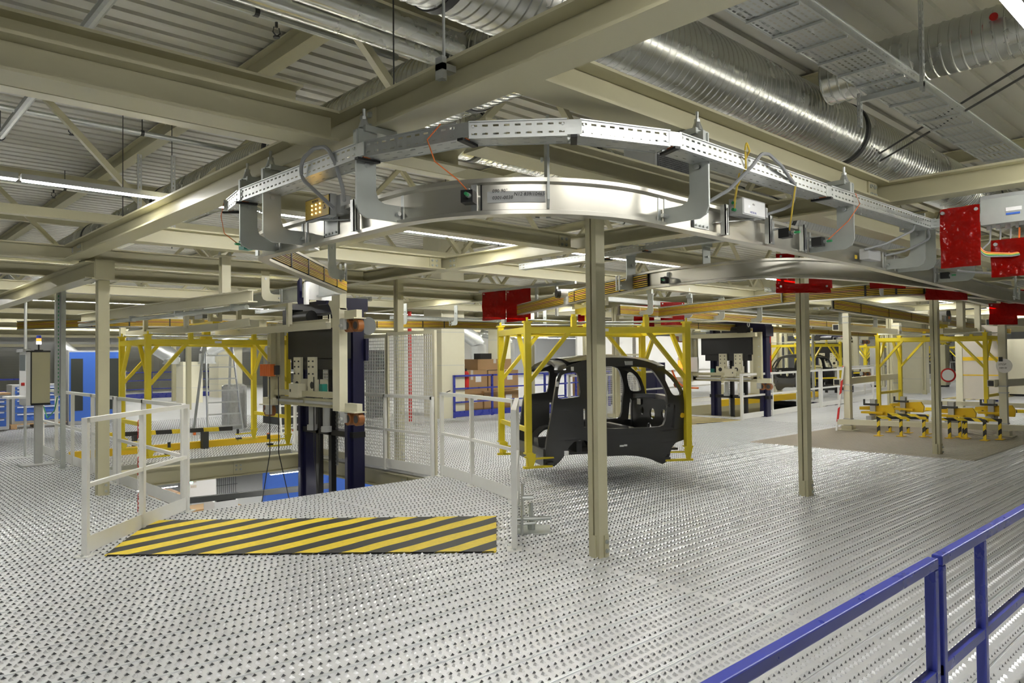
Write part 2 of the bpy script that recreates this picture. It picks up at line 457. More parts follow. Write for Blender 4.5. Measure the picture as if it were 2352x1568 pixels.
beam((2.155+H, 3.65), (2.96, 3.65), 'short cream stub beam ending in the air behind the curved cable tray')
beam((-4, 3.95), (2.0, 3.95), 'dark cream beam stacked above and behind the upper left beam', z=2.92, d=0.19)
beam((2.155+H, 2.28), (6.2-H, 2.28), 'cream beam below the big spiral duct carrying the rail hangers', bolts=[(5.98, -1)])
beam((2.72, 3.2), (6.2-H, 3.2), 'cream beam running behind the central rail hanger')
beam((2.155+H, 5.55), (6.2-H, 5.55), 'cream beam crossing below the middle of the curved rail', bolts=[(5.98, -1)])
beam((2.155+H, 7.9), (6.2-H, 7.9), 'cream beam above the lift pit entrance', bolts=[(5.98, -1)])
beam((-4, 9.85), (2.155, 9.85), 'cream beam at left resting over the bracketed column')
beam((2.155+H, 9.85), (6.2-H, 9.85), 'cream beam above the lift between column and mast')
beam((6.2, -3), (6.2, 14.0), 'cream cross girder passing above the car body', bolts=[(7.75, -1)])
beam((3.88, 5.55+H), (3.88, 7.8), 'short brightly lit cream beam below the curved rail')
beam((2.30, 9.45), (2.30, 17.5), 'low cream beam starting at the bracketed column on the left', z=2.50, d=0.20)
for i, y in enumerate((12.2, 14.6, 17.0, 19.4, 21.8, 24.2, 27.0, 30.0, 33.0, 36.0, 39.0, 42.0)):
    beam((-4, y), (34, y), 'cream crossbeam, the %s one behind the lift towards the far left wall' % ORD[i], z=2.74+(0.0 if i % 2 else 0.03))
for i, x in enumerate((10.3, 14.4, 18.5, 22.6, 26.7, 30.8, 35.0, 40.0, 46.0, 52.0)):
    beam((x, -3), (x, 24), 'cream lengthwise girder, the %s one behind the car towards the right wall' % ORD[i], z=2.735)
for i, (y, x0, x1) in enumerate(((5.55, 6.3, 40), (7.9, 6.3, 40), (2.9, 6.3, 40), (10.2, 6.3, 40), (0.9, 6.3, 40))):
    beam((x0, y), (x1, y), 'cream beam line running away to the right, the %s above the work stations' % ORD[i], z=2.732)
# ---- columns
def column(x, y, h, label, s=0.105, name='steel_column', foot=True):
    r = thing(name, label, None, (x, y, 0), kind='structure')
    a_, g_ = s/2, s*0.07
    mb = MB(); mb.prof((x, y, 0), (x, y, h), [(-a_, -a_), (a_, -a_), (a_, -g_), (a_*0.3, -g_), (a_*0.3, g_), (a_, g_), (a_, a_), (-a_, a_), (-a_, g_), (-a_*0.3, g_), (-a_*0.3, -g_), (-a_, -g_)], (0, 1, 0))
    mb.build('shaft', 'cream', r)
    mb = MB(); mb.box(x-s/2-0.012, x-s/2+0.004, y-0.022, y+0.022, 0, 0.17); mb.box(x+0.0, x+0.05, y-s/2-0.012, y-s/2, 0, 0.17); mb.build('foot_plate', 'cream', r)
    if foot:
        for zz in (0.05, 0.12):
            b = link('bolt', bolt_mesh(), r, (0.02, -s/2-0.012, zz)); b.rotation_euler = (math.pi/2, 0, 0)
    return r
column(4.424, 3.767, ZB, 'free-standing cream steel column in front of the car body')
column(7.90, 3.755, ZB, 'cream steel column to the right of the car, second from the front')
column(12.42, 3.83, ZB, 'cream steel column at the edge of the beige deck')
c4 = column(2.413, 9.567, ZB-0.02, 'cream steel column behind the white railing at left, with bracket head', s=0.12)
mb = MB()
for dy in (-0.13, 0.10): mb.box(2.30, 2.50, 9.567+dy-0.03, 9.567+dy+0.06, 2.50, 2.72)
mb.box(2.26, 2.55, 9.40, 9.74, 2.49, 2.505); mb.build('bracket_head', 'cream', c4)
column(6.364, 9.288, 2.73, 'cream steel column standing behind the white mesh fence')
FC = [(5.85, 21.3), (9.9, 29.5), (14.0, 11.3), (13.4, 13.6), (16.0, 14.0), (27.2, 13.9), (28.9, 8.0), (30.2, 9.7), (24.0, 14.5), (20.5, 7.4), (33.0, 12.2), (11.6, 20.5), (2.6, 20.0), (3.5, 26.0), (8.5, 24.0), (36, 15), (42, 11), (38, 19)]
for i, (x, y) in enumerate(FC):
    column(x, y, 2.74, 'distant cream steel column, the %s across the background' % ORD[i], s=0.13, foot=False)
def box_column(x, y, w, d, label, z1=4.7):
    mb = MB(); mb.box(x-w/2, x+w/2, y-d/2, y+d/2, 0, z1); o = mb.build('building_column', 'cream_light'); tag(o, label, kind='structure')
    mb = MB()
    for zz in (0.55, 1.35, 2.2): mb.box(x-w/2-0.006, x+w/2+0.006, y-d/2-0.006, y+d/2+0.006, zz, zz+0.012)
    mb.build('joint_strip', 'light_grey', o)
    return o
box_column(11.9, 15.3, 0.75, 0.75, 'thick clad building column behind the mesh fence')
box_column(27.5, 14.6, 0.9, 0.9, 'thick clad building column beyond the second lift')
box_column(31.0, 10.3, 0.8, 0.8, 'thick clad building column behind the yellow carrier on the right')
box_column(12.5, 31.0, 1.0, 1.0, 'thick clad building column far behind the ladders')
# ---- roof trusses, purlins and pipes
def truss(y, label, x0=-4.5, x1=40, zb=3.15, zt=4.45, step=1.15, x_start=0.85):
    r = thing('roof_truss', label, None, (x0, y, zb), kind='structure')
    mb = MB(); mb.prof((x0, y, zt), (x1, y, zt), [(-0.07, -0.06), (0.07, -0.06), (0.07, 0.06), (-0.07, 0.06)]); mb.build('top_chord', 'cream', r)
    mb = MB(); mb.prof((x0, y, zb), (x1, y, zb), [(-0.06, -0.05), (0.06, -0.05), (0.06, 0.05), (-0.06, 0.05)]); mb.build('bottom_chord', 'cream', r)
    me = None; x = x_start
    md = MB(); md.bar((0, 0, 0), (step, 0, zb-zt+0.1), 0.07, 0.06); m1 = md.mesh('diagonal', 'cream')
    md = MB(); md.bar((0, 0, zb-zt+0.1), (step, 0, 0), 0.07, 0.06); m2 = md.mesh('diagonal', 'cream')
    while x < x1-step:
        link('diagonal', m1, r, (x-x0, 0, zt-zb-0.05)); link('diagonal', m2, r, (x+step-x0, 0, zt-zb-0.05)); x += 2*step
for i, y in enumerate((5.0, 9.2, 13.4, 17.6, 23, 29, 35)):
    truss(y, 'cream lattice roof truss, the %s from the big duct to the far left wall' % ORD[i], x_start=2.75 if i == 0 else 1.75)
for i, x in enumerate((-1.5, 3.35, 8.2, 13.0, 18.0, 23.0, 29.0, 36.0)):
    mb = MB(); mb.ibeam((x, -4.5, 4.60), (x, 43.5, 4.60), 0.16, 0.2, 0.014, 0.009); o = mb.build('roof_purlin', 'cream'); tag(o, 'flat cream roof purlin, the %s from the left under the sheet roof' % ORD[i], kind='structure')
def pipe(pts, r, label, m='galv', name='pipe', n=10, cat='pipe', clips=0, parts=True):
    t = thing(name, label, cat, pts[0])
    mb = MB(); mb.tube(pts, r, n); mb.build('pipe_run', m, t, True)
    a, b = Vector(pts[0]), Vector(pts[-1])
    for i in range(clips):
        c = a.lerp(b, (i+0.5)/clips); d = (b-a).normalized()
        k = MB(); k.cyl(c-d*0.018, c+d*0.018, r*1.2, 12); k.cyl(c+Vector((0, 0, r)), (c.x, c.y, 4.5), 0.006, 6); k.build('clip', 'dark_grey', t)
    return t
pipe([(-4, 5.40, 4.2), (3.7, 5.40, 4.2)], 0.03, 'thin galvanised sprinkler pipe at top left under the roof', clips=3)
pipe([(-4, 9.25, 4.22), (14, 9.25, 4.22)], 0.03, 'thin galvanised sprinkler pipe crossing behind the upper left beam', clips=4)
pipe([(-4, 13.0, 4.22), (14, 13.0, 4.22)], 0.03, 'thin galvanised sprinkler pipe further back in the upper left', clips=4)
pipe([(1.53, 1.0, 4.2), (1.53, 26, 4.2)], 0.045, 'chrome pipe with brown clamps at top left', 'galv', clips=4)
for i, yy in enumerate((4.60, 4.34)):
    pipe([(-4, yy, 3.93+0.0*i), (3.55, yy, 3.93)], 0.085, ('shiny insulated pipe of the pair at top, the far one', 'shiny insulated pipe of the pair at top, the near one')[i], 'duct', n=18)
SPR = MB(); SPR.cyl((0, 0, 0), (0, 0, -0.05), 0.012, 8); SPR.tube([(-0.02, 0, -0.05), (-0.03, 0, -0.09), (0, 0, -0.12), (0.03, 0, -0.09), (0.02, 0, -0.05)], 0.006, 5); SPR.cyl((0, 0, -0.12), (0, 0, -0.13), 0.026, 10)
spm = SPR.mesh('sprinkler_head', 'dark_grey')
for x, y, lb in ((2.58, 5.4, 'small sprinkler head at the top edge of the picture'), (2.02, 9.25, 'small sprinkler head near the diagonal brace at left'), (1.1, 13.0, 'small sprinkler head above the lit tube at far left'), (2.6, 13.0, 'small sprinkler head above the diagonal girder at left')):
    tag(link('sprinkler_head', spm, None, (x, y, 4.18)), lb, 'sprinkler')
# ---- spiral ducts
def duct(p, q, R, label, rings=(), n=40, pitch=0.075, m='duct'):
    p = Vector(p); q = Vector(q); L = (q-p).length; t = thing('spiral_duct', label, 'duct', p)
    d = (q-p).normalized(); a = d.cross(Vector((0, 0, 1))).normalized(); u = a.cross(d)
    prof = []; s = 0.0
    while s < L:
        prof += [(s, R), (s+pitch*0.74, R), (s+pitch*0.82, R+0.007), (s+pitch*0.92, R+0.007)]; s += pitch
    prof.append((L, R)); mb = MB(); vs = []; fs = []
    for i, (s, r) in enumerate(prof):
        for j in range(n):
            th = 2*math.pi*j/n; sl = s + pitch*j/n*0.0
            vs.append(p + d*sl + a*(r*math.cos(th)) + u*(r*math.sin(th)))
        if i:
            for j in range(n): fs.append(((i-1)*n+j, (i-1)*n+(j+1) % n, i*n+(j+1) % n, i*n+j))
    fs += [tuple(range(n)), tuple(range((len(prof)-1)*n, len(prof)*n))]
    mb.add(vs, fs); mb.build('duct_body', m, t, True)
    for s in rings:
        k = MB(); c = p+d*s; k.cyl(c-d*0.03, c+d*0.03, R+0.016, n); k.build('joint_ring', 'dark_grey', t, True)
    return t
duct((0.4, 3.33, 3.876), (20, 3.33, 3.876), 0.315, 'big spiral ventilation duct at upper right', rings=(2.2, 7.5, 12.5))
duct((3.87, 3.60, 3.87), (3.87, 32, 3.87), 0.30, 'spiral ventilation duct at upper left running away to the back', rings=(1.0, 4.2, 8.0, 12))
duct((4.1, 5.8, 3.83), (13, 5.8, 3.83), 0.25, 'spiral ventilation duct seen between beam and cable tray', rings=(0.8, 2.6, 6))
duct((6.75, -3, 4.05), (6.75, 2.9, 4.05), 0.21, 'spiral duct with red valves at the top right corner', rings=(1.2, 3.4))
duct((7.2, 4.4, 3.25), (16, 4.4, 3.25), 0.20, 'smooth round duct behind the second rail curve', rings=(1.2, 1.5, 3), m='light_grey')
duct((8.4, 0.2, 3.2), (20, 0.2, 3.2), 0.24, 'spiral duct behind the grey control cabinet', rings=(2, 5))
# ================================================================== LIGHT: rows of tube lights
TL = 1.4
hb = MB(); hb.prof((0.01, 0, 0), (TL-0.01, 0, 0), [(-0.03, 0.010), (0.03, 0.010), (0.03, 0.055), (-0.03, 0.055)]); HOUS = hb.mesh('housing', 'light_grey')
tb = MB(); tb.box(0.02, TL-0.02, -0.024, 0.024, 0.0, 0.010); TUBE = tb.mesh('tube', 'tube_glow')
ROWS = [(0.77, -1, 9), (6.75, -2, 22), (13.2, -1, 34), (19.65, 0, 38), (26.1, 1, 36), (32.5, 2, 34), (39.0, 2, 32)]
for ri, (y, a, b) in enumerate(ROWS):
    for i in range(a, b):
        x = 1.12 + i*TL
        t = thing('tube_light', 'fluorescent tube light in the %s ceiling row from the camera' % ORD[ri], 'light', (x, y, 2.95), group='tube lights in the %s ceiling row' % ORD[ri])
        link('housing', HOUS, t); link('tube', TUBE, t)
for i in range(6):  # unseen lamps added to brighten the hall below the pit
    for j in range(5):
        t = thing('tube_light', 'unseen tube light added to brighten the lower hall under the pit', 'light', (3.0+i*3.0, 9.5+j*3.4, -0.55), group='added tube lights brightening the lower hall')
        link('housing', HOUS, t); link('tube', TUBE, t)
# ================================================================== CABLE TRAYS
def slotted(mb, org, u, v, L, Hh, pitch, slot, rows, nrm_th=0.0015):
    """slotted sheet: cells with a real rectangular hole; u along, v across"""
    org = Vector(org); u = Vector(u).normalized(); v = Vector(v).normalized()
    n = max(1, int(round(L/pitch))); pw = L/n; ph = Hh/rows
    sw, sh = slot
    for i in range(n):
        for r in range(rows):
            a0, b0 = i*pw, r*ph
            x1, x2 = a0+(pw-sw)/2, a0+(pw+sw)/2; y1, y2 = b0+(ph-sh)/2, b0+(ph+sh)/2
            P = [(a0, b0), (a0+pw, b0), (a0+pw, b0+ph), (a0, b0+ph), (x1, y1), (x2, y1), (x2, y2), (x1, y2)]
            mb.add([org+u*a+v*b for a, b in P], [(0, 1, 5, 4), (1, 2, 6, 5), (2, 3, 7, 6), (3, 0, 4, 7)])
def tray_run(pts, width, hgt, z, label, inner=+1, pitch=0.05, slot=(0.026, 0.009), rows=2, floor_rows=2, gap=0.03, fslot=None, m='galv', name='cable_tray', joints=True):
    """a tray of straight slotted segments along a polyline (outer edge), bottom at z"""
    t = thing(name, label, 'cable tray', (*pts[0], z))
    for i in range(len(pts)-1):
        p = Vector((*pts[i], z)); q = Vector((*pts[i+1], z)); d = (q-p).normalized(); nrm = Vector((-d.y, d.x, 0))*inner
        p = p+d*gap; L = (q-p).length-gap
        mb = MB(); up_ = Vector((0, 0, 1))
        slotted(mb, p, d, up_, L, hgt, pitch, slot, rows)
        slotted(mb, p+nrm*width, d, up_, L, hgt, pitch, slot, rows)
        slotted(mb, p, d, nrm, L, width, pitch*1.5, fslot or (0.03, 0.006), floor_rows)
        for off in (0, width):
            a = p+nrm*off+up_*hgt; mb.bar(a, a+d*L, 0.012, 0.006)
            a = p+nrm*off; mb.bar(a, a+d*L, 0.006, 0.004)
        seg = mb.build('tray_segment', m, t)
        if joints and i:
            k = MB(); c = p-d*gap
            k.bar(c-d*gap*1.2+up_*hgt*0.5, c+d*gap*1.2+up_*hgt*0.5, 0.004, hgt*0.9); k.build('joint_plate', 'galv', t)
            k = MB(); c2 = c+Vector((0, 0, -0.008)); k.bar(c2-nrm*0.02, c2+nrm*(width*0.9), 0.03, 0.012); k.build('edge_guard', 'black', t)
            k = MB(); k.bar(c2+nrm*0.02+Vector((0, 0, 0.012)), c2+nrm*0.06+Vector((0, 0, 0.012)), 0.014, 0.008); k.build('cable_peek', 'orange', t)
        # screws at both ends
        for e in (0.02, L-0.02):
            for zz in (0.3, 0.7):
                k = MB(); c = p+d*e+up_*hgt*zz; k.cyl(c-nrm*0.001, c-nrm*0.006, 0.006, 8); k.build('screw', 'galv', seg)
    return t
TRAY1 = [(6.64, 2.03), (4.71, 2.05), (3.00, 2.04), (2.49, 2.235), (2.145, 2.61), (1.96, 3.19), (1.935, 4.585), (2.00, 4.95), (2.55, 5.55), (3.3, 6.3)]
tray_run(TRAY1, 0.125, 0.075, 2.553, 'slotted cable tray bending around the corner above the curved rail', inner=-1)
tray_run([(6.55, 2.30), (6.55, 1.55)], 0.10, 0.06, 2.56, 'short slotted cable tray at right beside the red curtain', inner=1)
tray_run([(6.0, 6.2), (6.0, 4.9), (5.85, 4.3), (5.9, 3.3)], 0.10, 0.06, 2.56, 'slotted cable tray above the second rail curve', inner=-1)
# big ventilated tray at the upper right with rungs
bt = thing('cable_tray', 'wide perforated cable tray with rungs at the top right', 'cable tray', (2.3, 1.95, 3.6))
mb = MB(); slotted(mb, (2.3, 1.95, 3.6), (1, 0, 0), (0, 1, 0), 12.0, 0.35, 0.055, (0.036, 0.014), 8)
mb.build('tray_floor', 'galv', bt)
for yy, nm in ((1.95, 'side_rail'), (2.30, 'side_rail')):
    mb = MB(); slotted(mb, (2.3, yy, 3.6), (1, 0, 0), (0, 0, 1), 12.0, 0.06, 0.06, (0.012, 0.008), 1); mb.bar((2.3, yy, 3.66), (14.3, yy, 3.66), 0.016, 0.008); mb.bar((2.3, yy, 3.6), (14.3, yy, 3.6), 0.012, 0.008)
    mb.build(nm, 'galv', bt)
rm = MB(); rm.box(-0.009, 0.009, 0, 0.34, -0.02, -0.004); RUNG = rm.mesh('rung', 'galv')
for i in range(36): link('rung', RUNG, bt, (0.2+i*0.33, 0.005, 0))
def slot_post(x, y, z0, z1, label, w=0.045):
    t = thing('slotted_post', label, 'bracket', (x, y, z0)); mb = MB()
    slotted(mb, (x-w/2, y, z0), (0, 0, 1), (1, 0, 0), z1-z0, w, 0.05, (0.026, 0.012), 1)
    slotted(mb, (x-w/2, y, z0), (0, 0, 1), (0, 1, 0), z1-z0, 0.025, 0.05, (0.02, 0.006), 1); slotted(mb, (x+w/2, y, z0), (0, 0, 1), (0, 1, 0), z1-z0, 0.025, 0.05, (0.02, 0.006), 1)
    mb.build('channel', 'galv', t)
    return t
sp = slot_post(6.05, 1.90, 3.52, 4.7, 'perforated hanger post of the wide tray')
mb = MB(); mb.box(6.03, 6.07, 1.9, 2.36, 3.55, 3.59); mb.build('arm', 'galv', sp)
slot_post(6.05, 2.36, 3.35, 3.62, 'short perforated hanger at the far edge of the wide tray')
for i, yy in enumerate((1.62, 1.70)):
    mb = MB(); mb.tube([(5.6, yy-1.2, 3.62+i*0.05), (9.0, yy+2.0, 3.66+i*0.05)], 0.010, 6); tag(mb.build('threaded_rod', 'dark_grey'), ('thin dark rod crossing behind the wide tray, upper one', 'thin dark rod crossing behind the wide tray, lower one')[i], 'rod')
k = 0
for x, y, lb in ((2.75, 4.05, 'left'), (2.5, 9.1, 'middle'), (3.1, 9.3, 'inner')):
    mb = MB(); mb.cyl((x, y, 2.9), (x, y, 4.6), 0.005, 6); tag(mb.build('hanger_rod', 'dark_grey'), 'thin vertical hanger rod under the roof, the %s one at upper left' % lb, 'rod')
# the threaded suspension rod clamped to the long girder
t = thing('suspension_rod', 'threaded rod with clamp gripping the long girder near the top', 'rod', (2.06, 2.62, 2.86))
mb = MB(); mb.cyl((2.05, 2.62, 2.86), (2.05, 2.62, 3.6), 0.007, 8); mb.build('rod', 'galv', t)
mb = MB(); mb.box(2.02, 2.10, 2.595, 2.645, 2.84, 2.87); mb.box(2.02, 2.045, 2.595, 2.645, 2.80, 2.90); mb.cyl((2.05, 2.62, 2.80), (2.05, 2.62, 2.84), 0.013, 6); mb.build('clamp', 'galv', t)
# perforated brackets high at left
for x, y, lb in ((2.65, 9.0, 'left'), (2.95, 8.8, 'right')):
    slot_post(x, y, 2.95, 3.9, 'perforated upright bracket beside the spiral duct, %s one' % lb)
# ================================================================== MONORAILS
def railprof(hh=0.09, w=0.038, t=0.02, web=0.009):
    return [(-w, -hh), (w, -hh), (w, -hh+t), (web, -hh+t+0.008), (web, hh-t-0.008), (w, hh-t), (w, hh), (-w, hh), (-w, hh-t), (-web, hh-t-0.008), (-web, -hh+t+0.008), (-w, -hh+t)]
ZR = 2.34
def offset_path(path, off, dz):
    out = []; P = [Vector(p) for p in path]; N = len(P)
    for i in range(N):
        t = (P[min(i+1, N-1)]-P[max(i-1, 0)]).normalized(); r = t.cross(Vector((0, 0, 1))).normalized()
        out.append(P[i]+r*off+Vector((0, 0, dz)))
    return out
def rail(path, label, cond=None, side=1, m='alu', n=6, splices=()):
    """monorail track with conductor bars on one side (side=+1: right of travel); cond=(i0,i1) path slice"""
    t = thing('monorail_track', label, 'rail', path[0])
    mb = MB(); mb.sweep(path, railprof()); mb.build('track_profile', m, t, True)
    if cond:
        sub = path[cond[0]:cond[1]]
        mb = MB(); mb.sweep(offset_path(sub, side*0.022, 0), [(-0.004, -0.066), (0.004, -0.066), (0.004, 0.066), (-0.004, 0.066)]); mb.build('bar_backing', 'black', t)
        for k in range(n):
            dz = -0.055+k*0.11/(n-1)
            mb = MB(); mb.sweep(offset_path(sub, side*0.036, dz), [(-0.005, -0.034/n), (0.005, -0.034/n), (0.005, 0.034/n), (-0.005, 0.034/n)])
            mb.build('conductor_bar', 'cable_tan' if k == n//2 else 'conductor', t)
        for s in range(1, len(sub)-1, 2):
            a, b = Vector(sub[s]), Vector(sub[s+1]); d = (b-a)
            if d.length < 0.15: continue
            c = a+d*0.5; r = d.normalized().cross(Vector((0, 0, 1)))
            mb = MB(); mb.bar(c+r*side*0.03-d.normalized()*0.012, c+r*side*0.03+d.normalized()*0.012, 0.03, 0.14); mb.build('bar_holder', 'black', t)
    return t
def lerp_path(a, b, n): return [tuple(Vector(a).lerp(Vector(b), i/n)) for i in range(n)]
def splice(c, d, side, label_parent, w=0.15, hgt=0.12):
    """bolted joint plate on the web of a rail; c centre, d direction"""
    d = Vector(d).normalized(); r = d.cross(Vector((0, 0, 1)))*side; c = Vector(c)
    mb = MB(); mb.bar(c+r*0.016-d*w/2, c+r*0.016+d*w/2, 0.006, hgt); o = mb.build('splice_plate', 'galv', label_parent)
    for a in (-0.4, -0.12, 0.12, 0.4):
        for b in (-0.38, 0.38):
            q = c+d*(a*w)+Vector((0, 0, b*hgt))
            k = MB(); k.cyl(q+r*0.019, q+r*0.027, 0.007, 6); k.build('bolt', 'galv_dull', o)
    k = MB(); e = c-d*(w/2+0.012)*1; k.bar(e+r*0.0145-d*0.004, e+r*0.0145+d*0.004, 0.004, hgt); k.build('joint_gap', 'black', label_parent)
A_c, A_r = (3.165, 3.30), 0.93
path1 = lerp_path((12.6, 2.86, ZR), (6.2, 2.42, ZR), 6) + lerp_path((6.2, 2.42, ZR), (3.165, 2.37, ZR), 8) + arc(A_c, A_r, -math.pi/2, -math.pi, 20, ZR) + [(2.235, 3.7, ZR), (2.235, 4.2, ZR)]
path1 += [tuple(p) for p in fillet([(2.235, 4.45, ZR), (2.235, 4.95, ZR), (2.6, 5.36, ZR)], 0.4, 8)]
path1 += lerp_path((2.75, 5.53, ZR), (4.06, 6.98, ZR), 7) + [(4.10, 7.02, ZR)]
r1 = rail(path1, 'main aluminium monorail sweeping round the corner in the upper middle', cond=(len(path1)-10, len(path1)), side=1, n=9)
r1s = lambda c, d, s: splice(c, d, s, r1)
splice((2.235, 3.93, ZR), (0, -1, 0), 1, r1); splice((3.72, 2.378, ZR), (1, 0, 0), 1, r1)
path_l = lerp_path((4.10, 7.12, ZR), (4.20, 8.2, ZR), 4) + lerp_path((4.20, 8.2, ZR), (4.32, 12.5, ZR), 8) + [(4.33, 12.6, ZR)]
r2 = rail(path_l, 'grey monorail section carried by the lift at left', cond=(4, 13), side=1, m='galv')
path2 = [tuple(p) for p in fillet([(9.6, 2.66, ZR), (7.7, 2.85, ZR), (6.25, 3.15, ZR), (6.28, 4.5, ZR), (6.85, 5.75, ZR), (7.65, 7.2, ZR), (8.6, 9.0, ZR)], [1.2, 0.8, 1.2, 1.0, 1.0], 7)]
r3 = rail(path2, 'second aluminium monorail curving behind the main one to the car carrier', cond=(len(path2)-12, len(path2)), side=-1)
path4 = [tuple(p) for p in fillet([(13.4, 2.75, ZR), (11.0, 2.85, ZR), (9.6, 3.15, ZR), (9.75, 4.6, ZR), (10.6, 6.4, ZR), (11.2, 8.0, ZR)], [1.0, 0.8, 1.2, 1.0], 7)]
r4 = rail(path4, 'third aluminium monorail curving away behind the second column', cond=(2, len(path4)), side=-1)
path3 = lerp_path((10.0, 8.0, ZR), (26, 9.1, ZR), 16)+[(40, 10.0, ZR)]
r5 = rail(path3, 'long aluminium monorail running behind the car carrier to the right', cond=(0, len(path3)), side=1)
path5 = lerp_path((13.0, 9.6, ZR-0.1), (30, 10.9, ZR-0.1), 12)
r6 = rail(path5, 'monorail with yellow conductor bars beyond the second pit', cond=(0, len(path5)), side=1, m='cream')
path6 = [tuple(p) for p in fillet([(8.2, 14.6, ZR-0.05), (9.4, 13.2, ZR-0.05), (12.2, 12.8, ZR-0.05), (20, 13.6, ZR-0.05)], [2.5, 2.0], 7)]
r7 = rail(path6, 'monorail with yellow conductor bars behind the mesh fence', cond=(0, len(path6)), side=1)
path7 = lerp_path((10.6, 4.6, ZR-0.08), (18.0, 5.6, ZR-0.08), 8)+[(30, 6.9, ZR-0.08)]
r8 = rail(path7, 'monorail with yellow conductor bars over the work station on the right', cond=(0, len(path7)), side=1)
path8 = [tuple(p) for p in fillet([(2.9, 17.5, ZR-0.06), (4.4, 14.6, ZR-0.06), (7.5, 15.2, ZR-0.06), (9.6, 17.8, ZR-0.06), (8.5, 22, ZR-0.06)], [2.0, 2.0, 2.0], 7)]
r9 = rail(path8, 'looping monorail with yellow conductor bars behind the empty carrier at left', cond=(0, len(path8)), side=1)
# handwriting and stickers on the rails
def arc_text(body, size, ang, z, parent):
    c = Vector((A_c[0]+(A_r+0.0148)*math.cos(ang), A_c[1]+(A_r+0.0148)*math.sin(ang), z)); tdir = Vector((-math.sin(ang), math.cos(ang), 0))
    text_obj('handwriting', body, size, c, tdir, (0, 0, 1), 'ink', parent, 0.0004, 0.15)
arc_text('090 90°', 0.024, math.radians(218), ZR+0.022, r1); arc_text('0301-0038', 0.024, math.radians(218), ZR-0.012, r1); arc_text('N12 839/10465', 0.024, math.radians(224.5), ZR+0.004, r1)
# the strip of clear tape and the seam beside it
mb = MB(); mb.sweep(arc(A_c, A_r+0.0135, math.radians(216.5), math.radians(234), 8, ZR), [(-0.0004, -0.028), (0.0004, -0.028), (0.0004, 0.028), (-0.0004, 0.028)]); mb.build('tape_strip', 'light_grey', r1)
mb = MB(); mb.sweep(arc(A_c, A_r+0.0135, math.radians(214.4), math.radians(214.9), 2, ZR), [(-0.001, -0.068), (0.001, -0.068), (0.001, 0.068), (-0.001, 0.068)]); mb.build('joint_gap', 'black', r1)
for (x, y, d) in ((6.40, 4.55, (0.32, 0.95, 0)), (9.72, 4.2, (0.1, 1, 0))):
    d = Vector(d).normalized(); n_ = Vector((-d.y, d.x, 0)); par = r3 if x < 8 else r4
    c = Vector((x, y, ZR))+n_*0.03
    text_obj('handwriting', 'R1000 45°', 0.03, c+Vector((0, 0, 0.02)), -d, (0, 0, 1), 'ink', par, 0.0004, 0.15)
    text_obj('handwriting', '0301-0029', 0.03, c+Vector((0, 0, -0.02)), -d, (0, 0, 1), 'ink', par, 0.0004, 0.15)
# ---- C-shaped hangers: plate in the plane (d, z); d points from the hanger to the rail
def hanger(x, y, d, label, reach=0.24, top=2.70, bolt=True, w=0.115, zb=2.262, m='galv_dull'):
    d = Vector((*d, 0)).normalized(); s = Vector((-d.y, d.x, 0)); t = thing('rail_hanger', label, 'bracket', (x, y, zb))
    o = Vector((x, y, 0)); th = 0.012; r = 0.06
    a0 = -w/2; a1 = w/2
    poly = [(a0, top), (a0, zb+r), (a0+0.018, zb+0.02), (a0+r, zb), (reach-0.03, zb), (reach-0.03, zb+0.085), (a1+0.05, zb+0.085), (a1+0.014, zb+0.10), (a1, zb+0.14), (a1, top)]
    mb = MB(); mb.plate(poly, o-s*th/2, d, (0, 0, 1), th); mb.build('hook_plate', m, t)
    mb = MB()
    for e in (-0.028, 0.028):
        c = o+d*(reach-0.02)+s*e
        mb.bar((c.x, c.y, zb-0.01), (c.x, c.y, zb+0.15), 0.022, 0.010, d)
    c = o+d*(reach-0.05); mb.cyl(c+s*0.04+Vector((0, 0, zb+0.04)), c-s*0.04+Vector((0, 0, zb+0.04)), 0.011, 8); mb.build('rail_clip', 'galv', t)
    if bolt:
        mb = MB(); c = o
        mb.bar(c-d*0.02+Vector((0, 0, 2.712)), c+d*0.17+Vector((0, 0, 2.712)), 0.09, 0.03)
        mb.bar(c-d*0.05+Vector((0, 0, 2.67)), c+d*0.06+Vector((0, 0, 2.67)), 0.05, 0.075); mb.build('clamp', 'galv_dull', t)
        k = MB(); k.cyl((c.x, c.y, 2.72), (c.x, c.y, 2.765), 0.032, 10, 0.016); k.cyl((c.x, c.y, 2.765), (c.x, c.y, 2.78), 0.017, 6); k.cyl((c.x, c.y, 2.78), (c.x, c.y, 2.82), 0.009, 8); k.build('bolt', 'galv', t)
    k = MB(); c = o-s*(th/2)+Vector((0, 0, 2.53)); k.cyl(c, c-s*0.02, 0.013, 8); k.cyl(c+s*(th), c+s*(th+0.012), 0.013, 8); k.build('plate_bolt', 'galv', t)
    return t
hanger(2.018, 3.24, (1, 0), 'steel hook hanger at the left end of the rail bend, below the bolted girder joint', 0.235)
hanger(2.00, 4.27, (1, 0), 'steel hook hanger of the left straight rail beside the yellow lamp box', 0.245)
hanger(2.015, 4.64, (1, 0), 'steel hook hanger furthest left, at the end of the left straight rail', 0.235)
hanger(2.63, 2.56, (0.62, 0.78), 'steel hook hanger seen edge-on in the middle of the rail bend', 0.10, top=2.74, bolt=False)
hanger(3.34, 2.135, (0, 1), 'steel hook hanger at the right end of the rail bend', 0.25)
hanger(5.09, 2.11, (0, 1), 'steel hook hanger of the right straight rail next to the end of the cable tray', 0.28)
hanger(6.63, 2.16, (0, 1), 'front one of two hook hangers left of the red curtain', 0.28, bolt=False)
hanger(6.95, 2.18, (0, 1), 'rear one of two hook hangers left of the red curtain', 0.28, bolt=False)
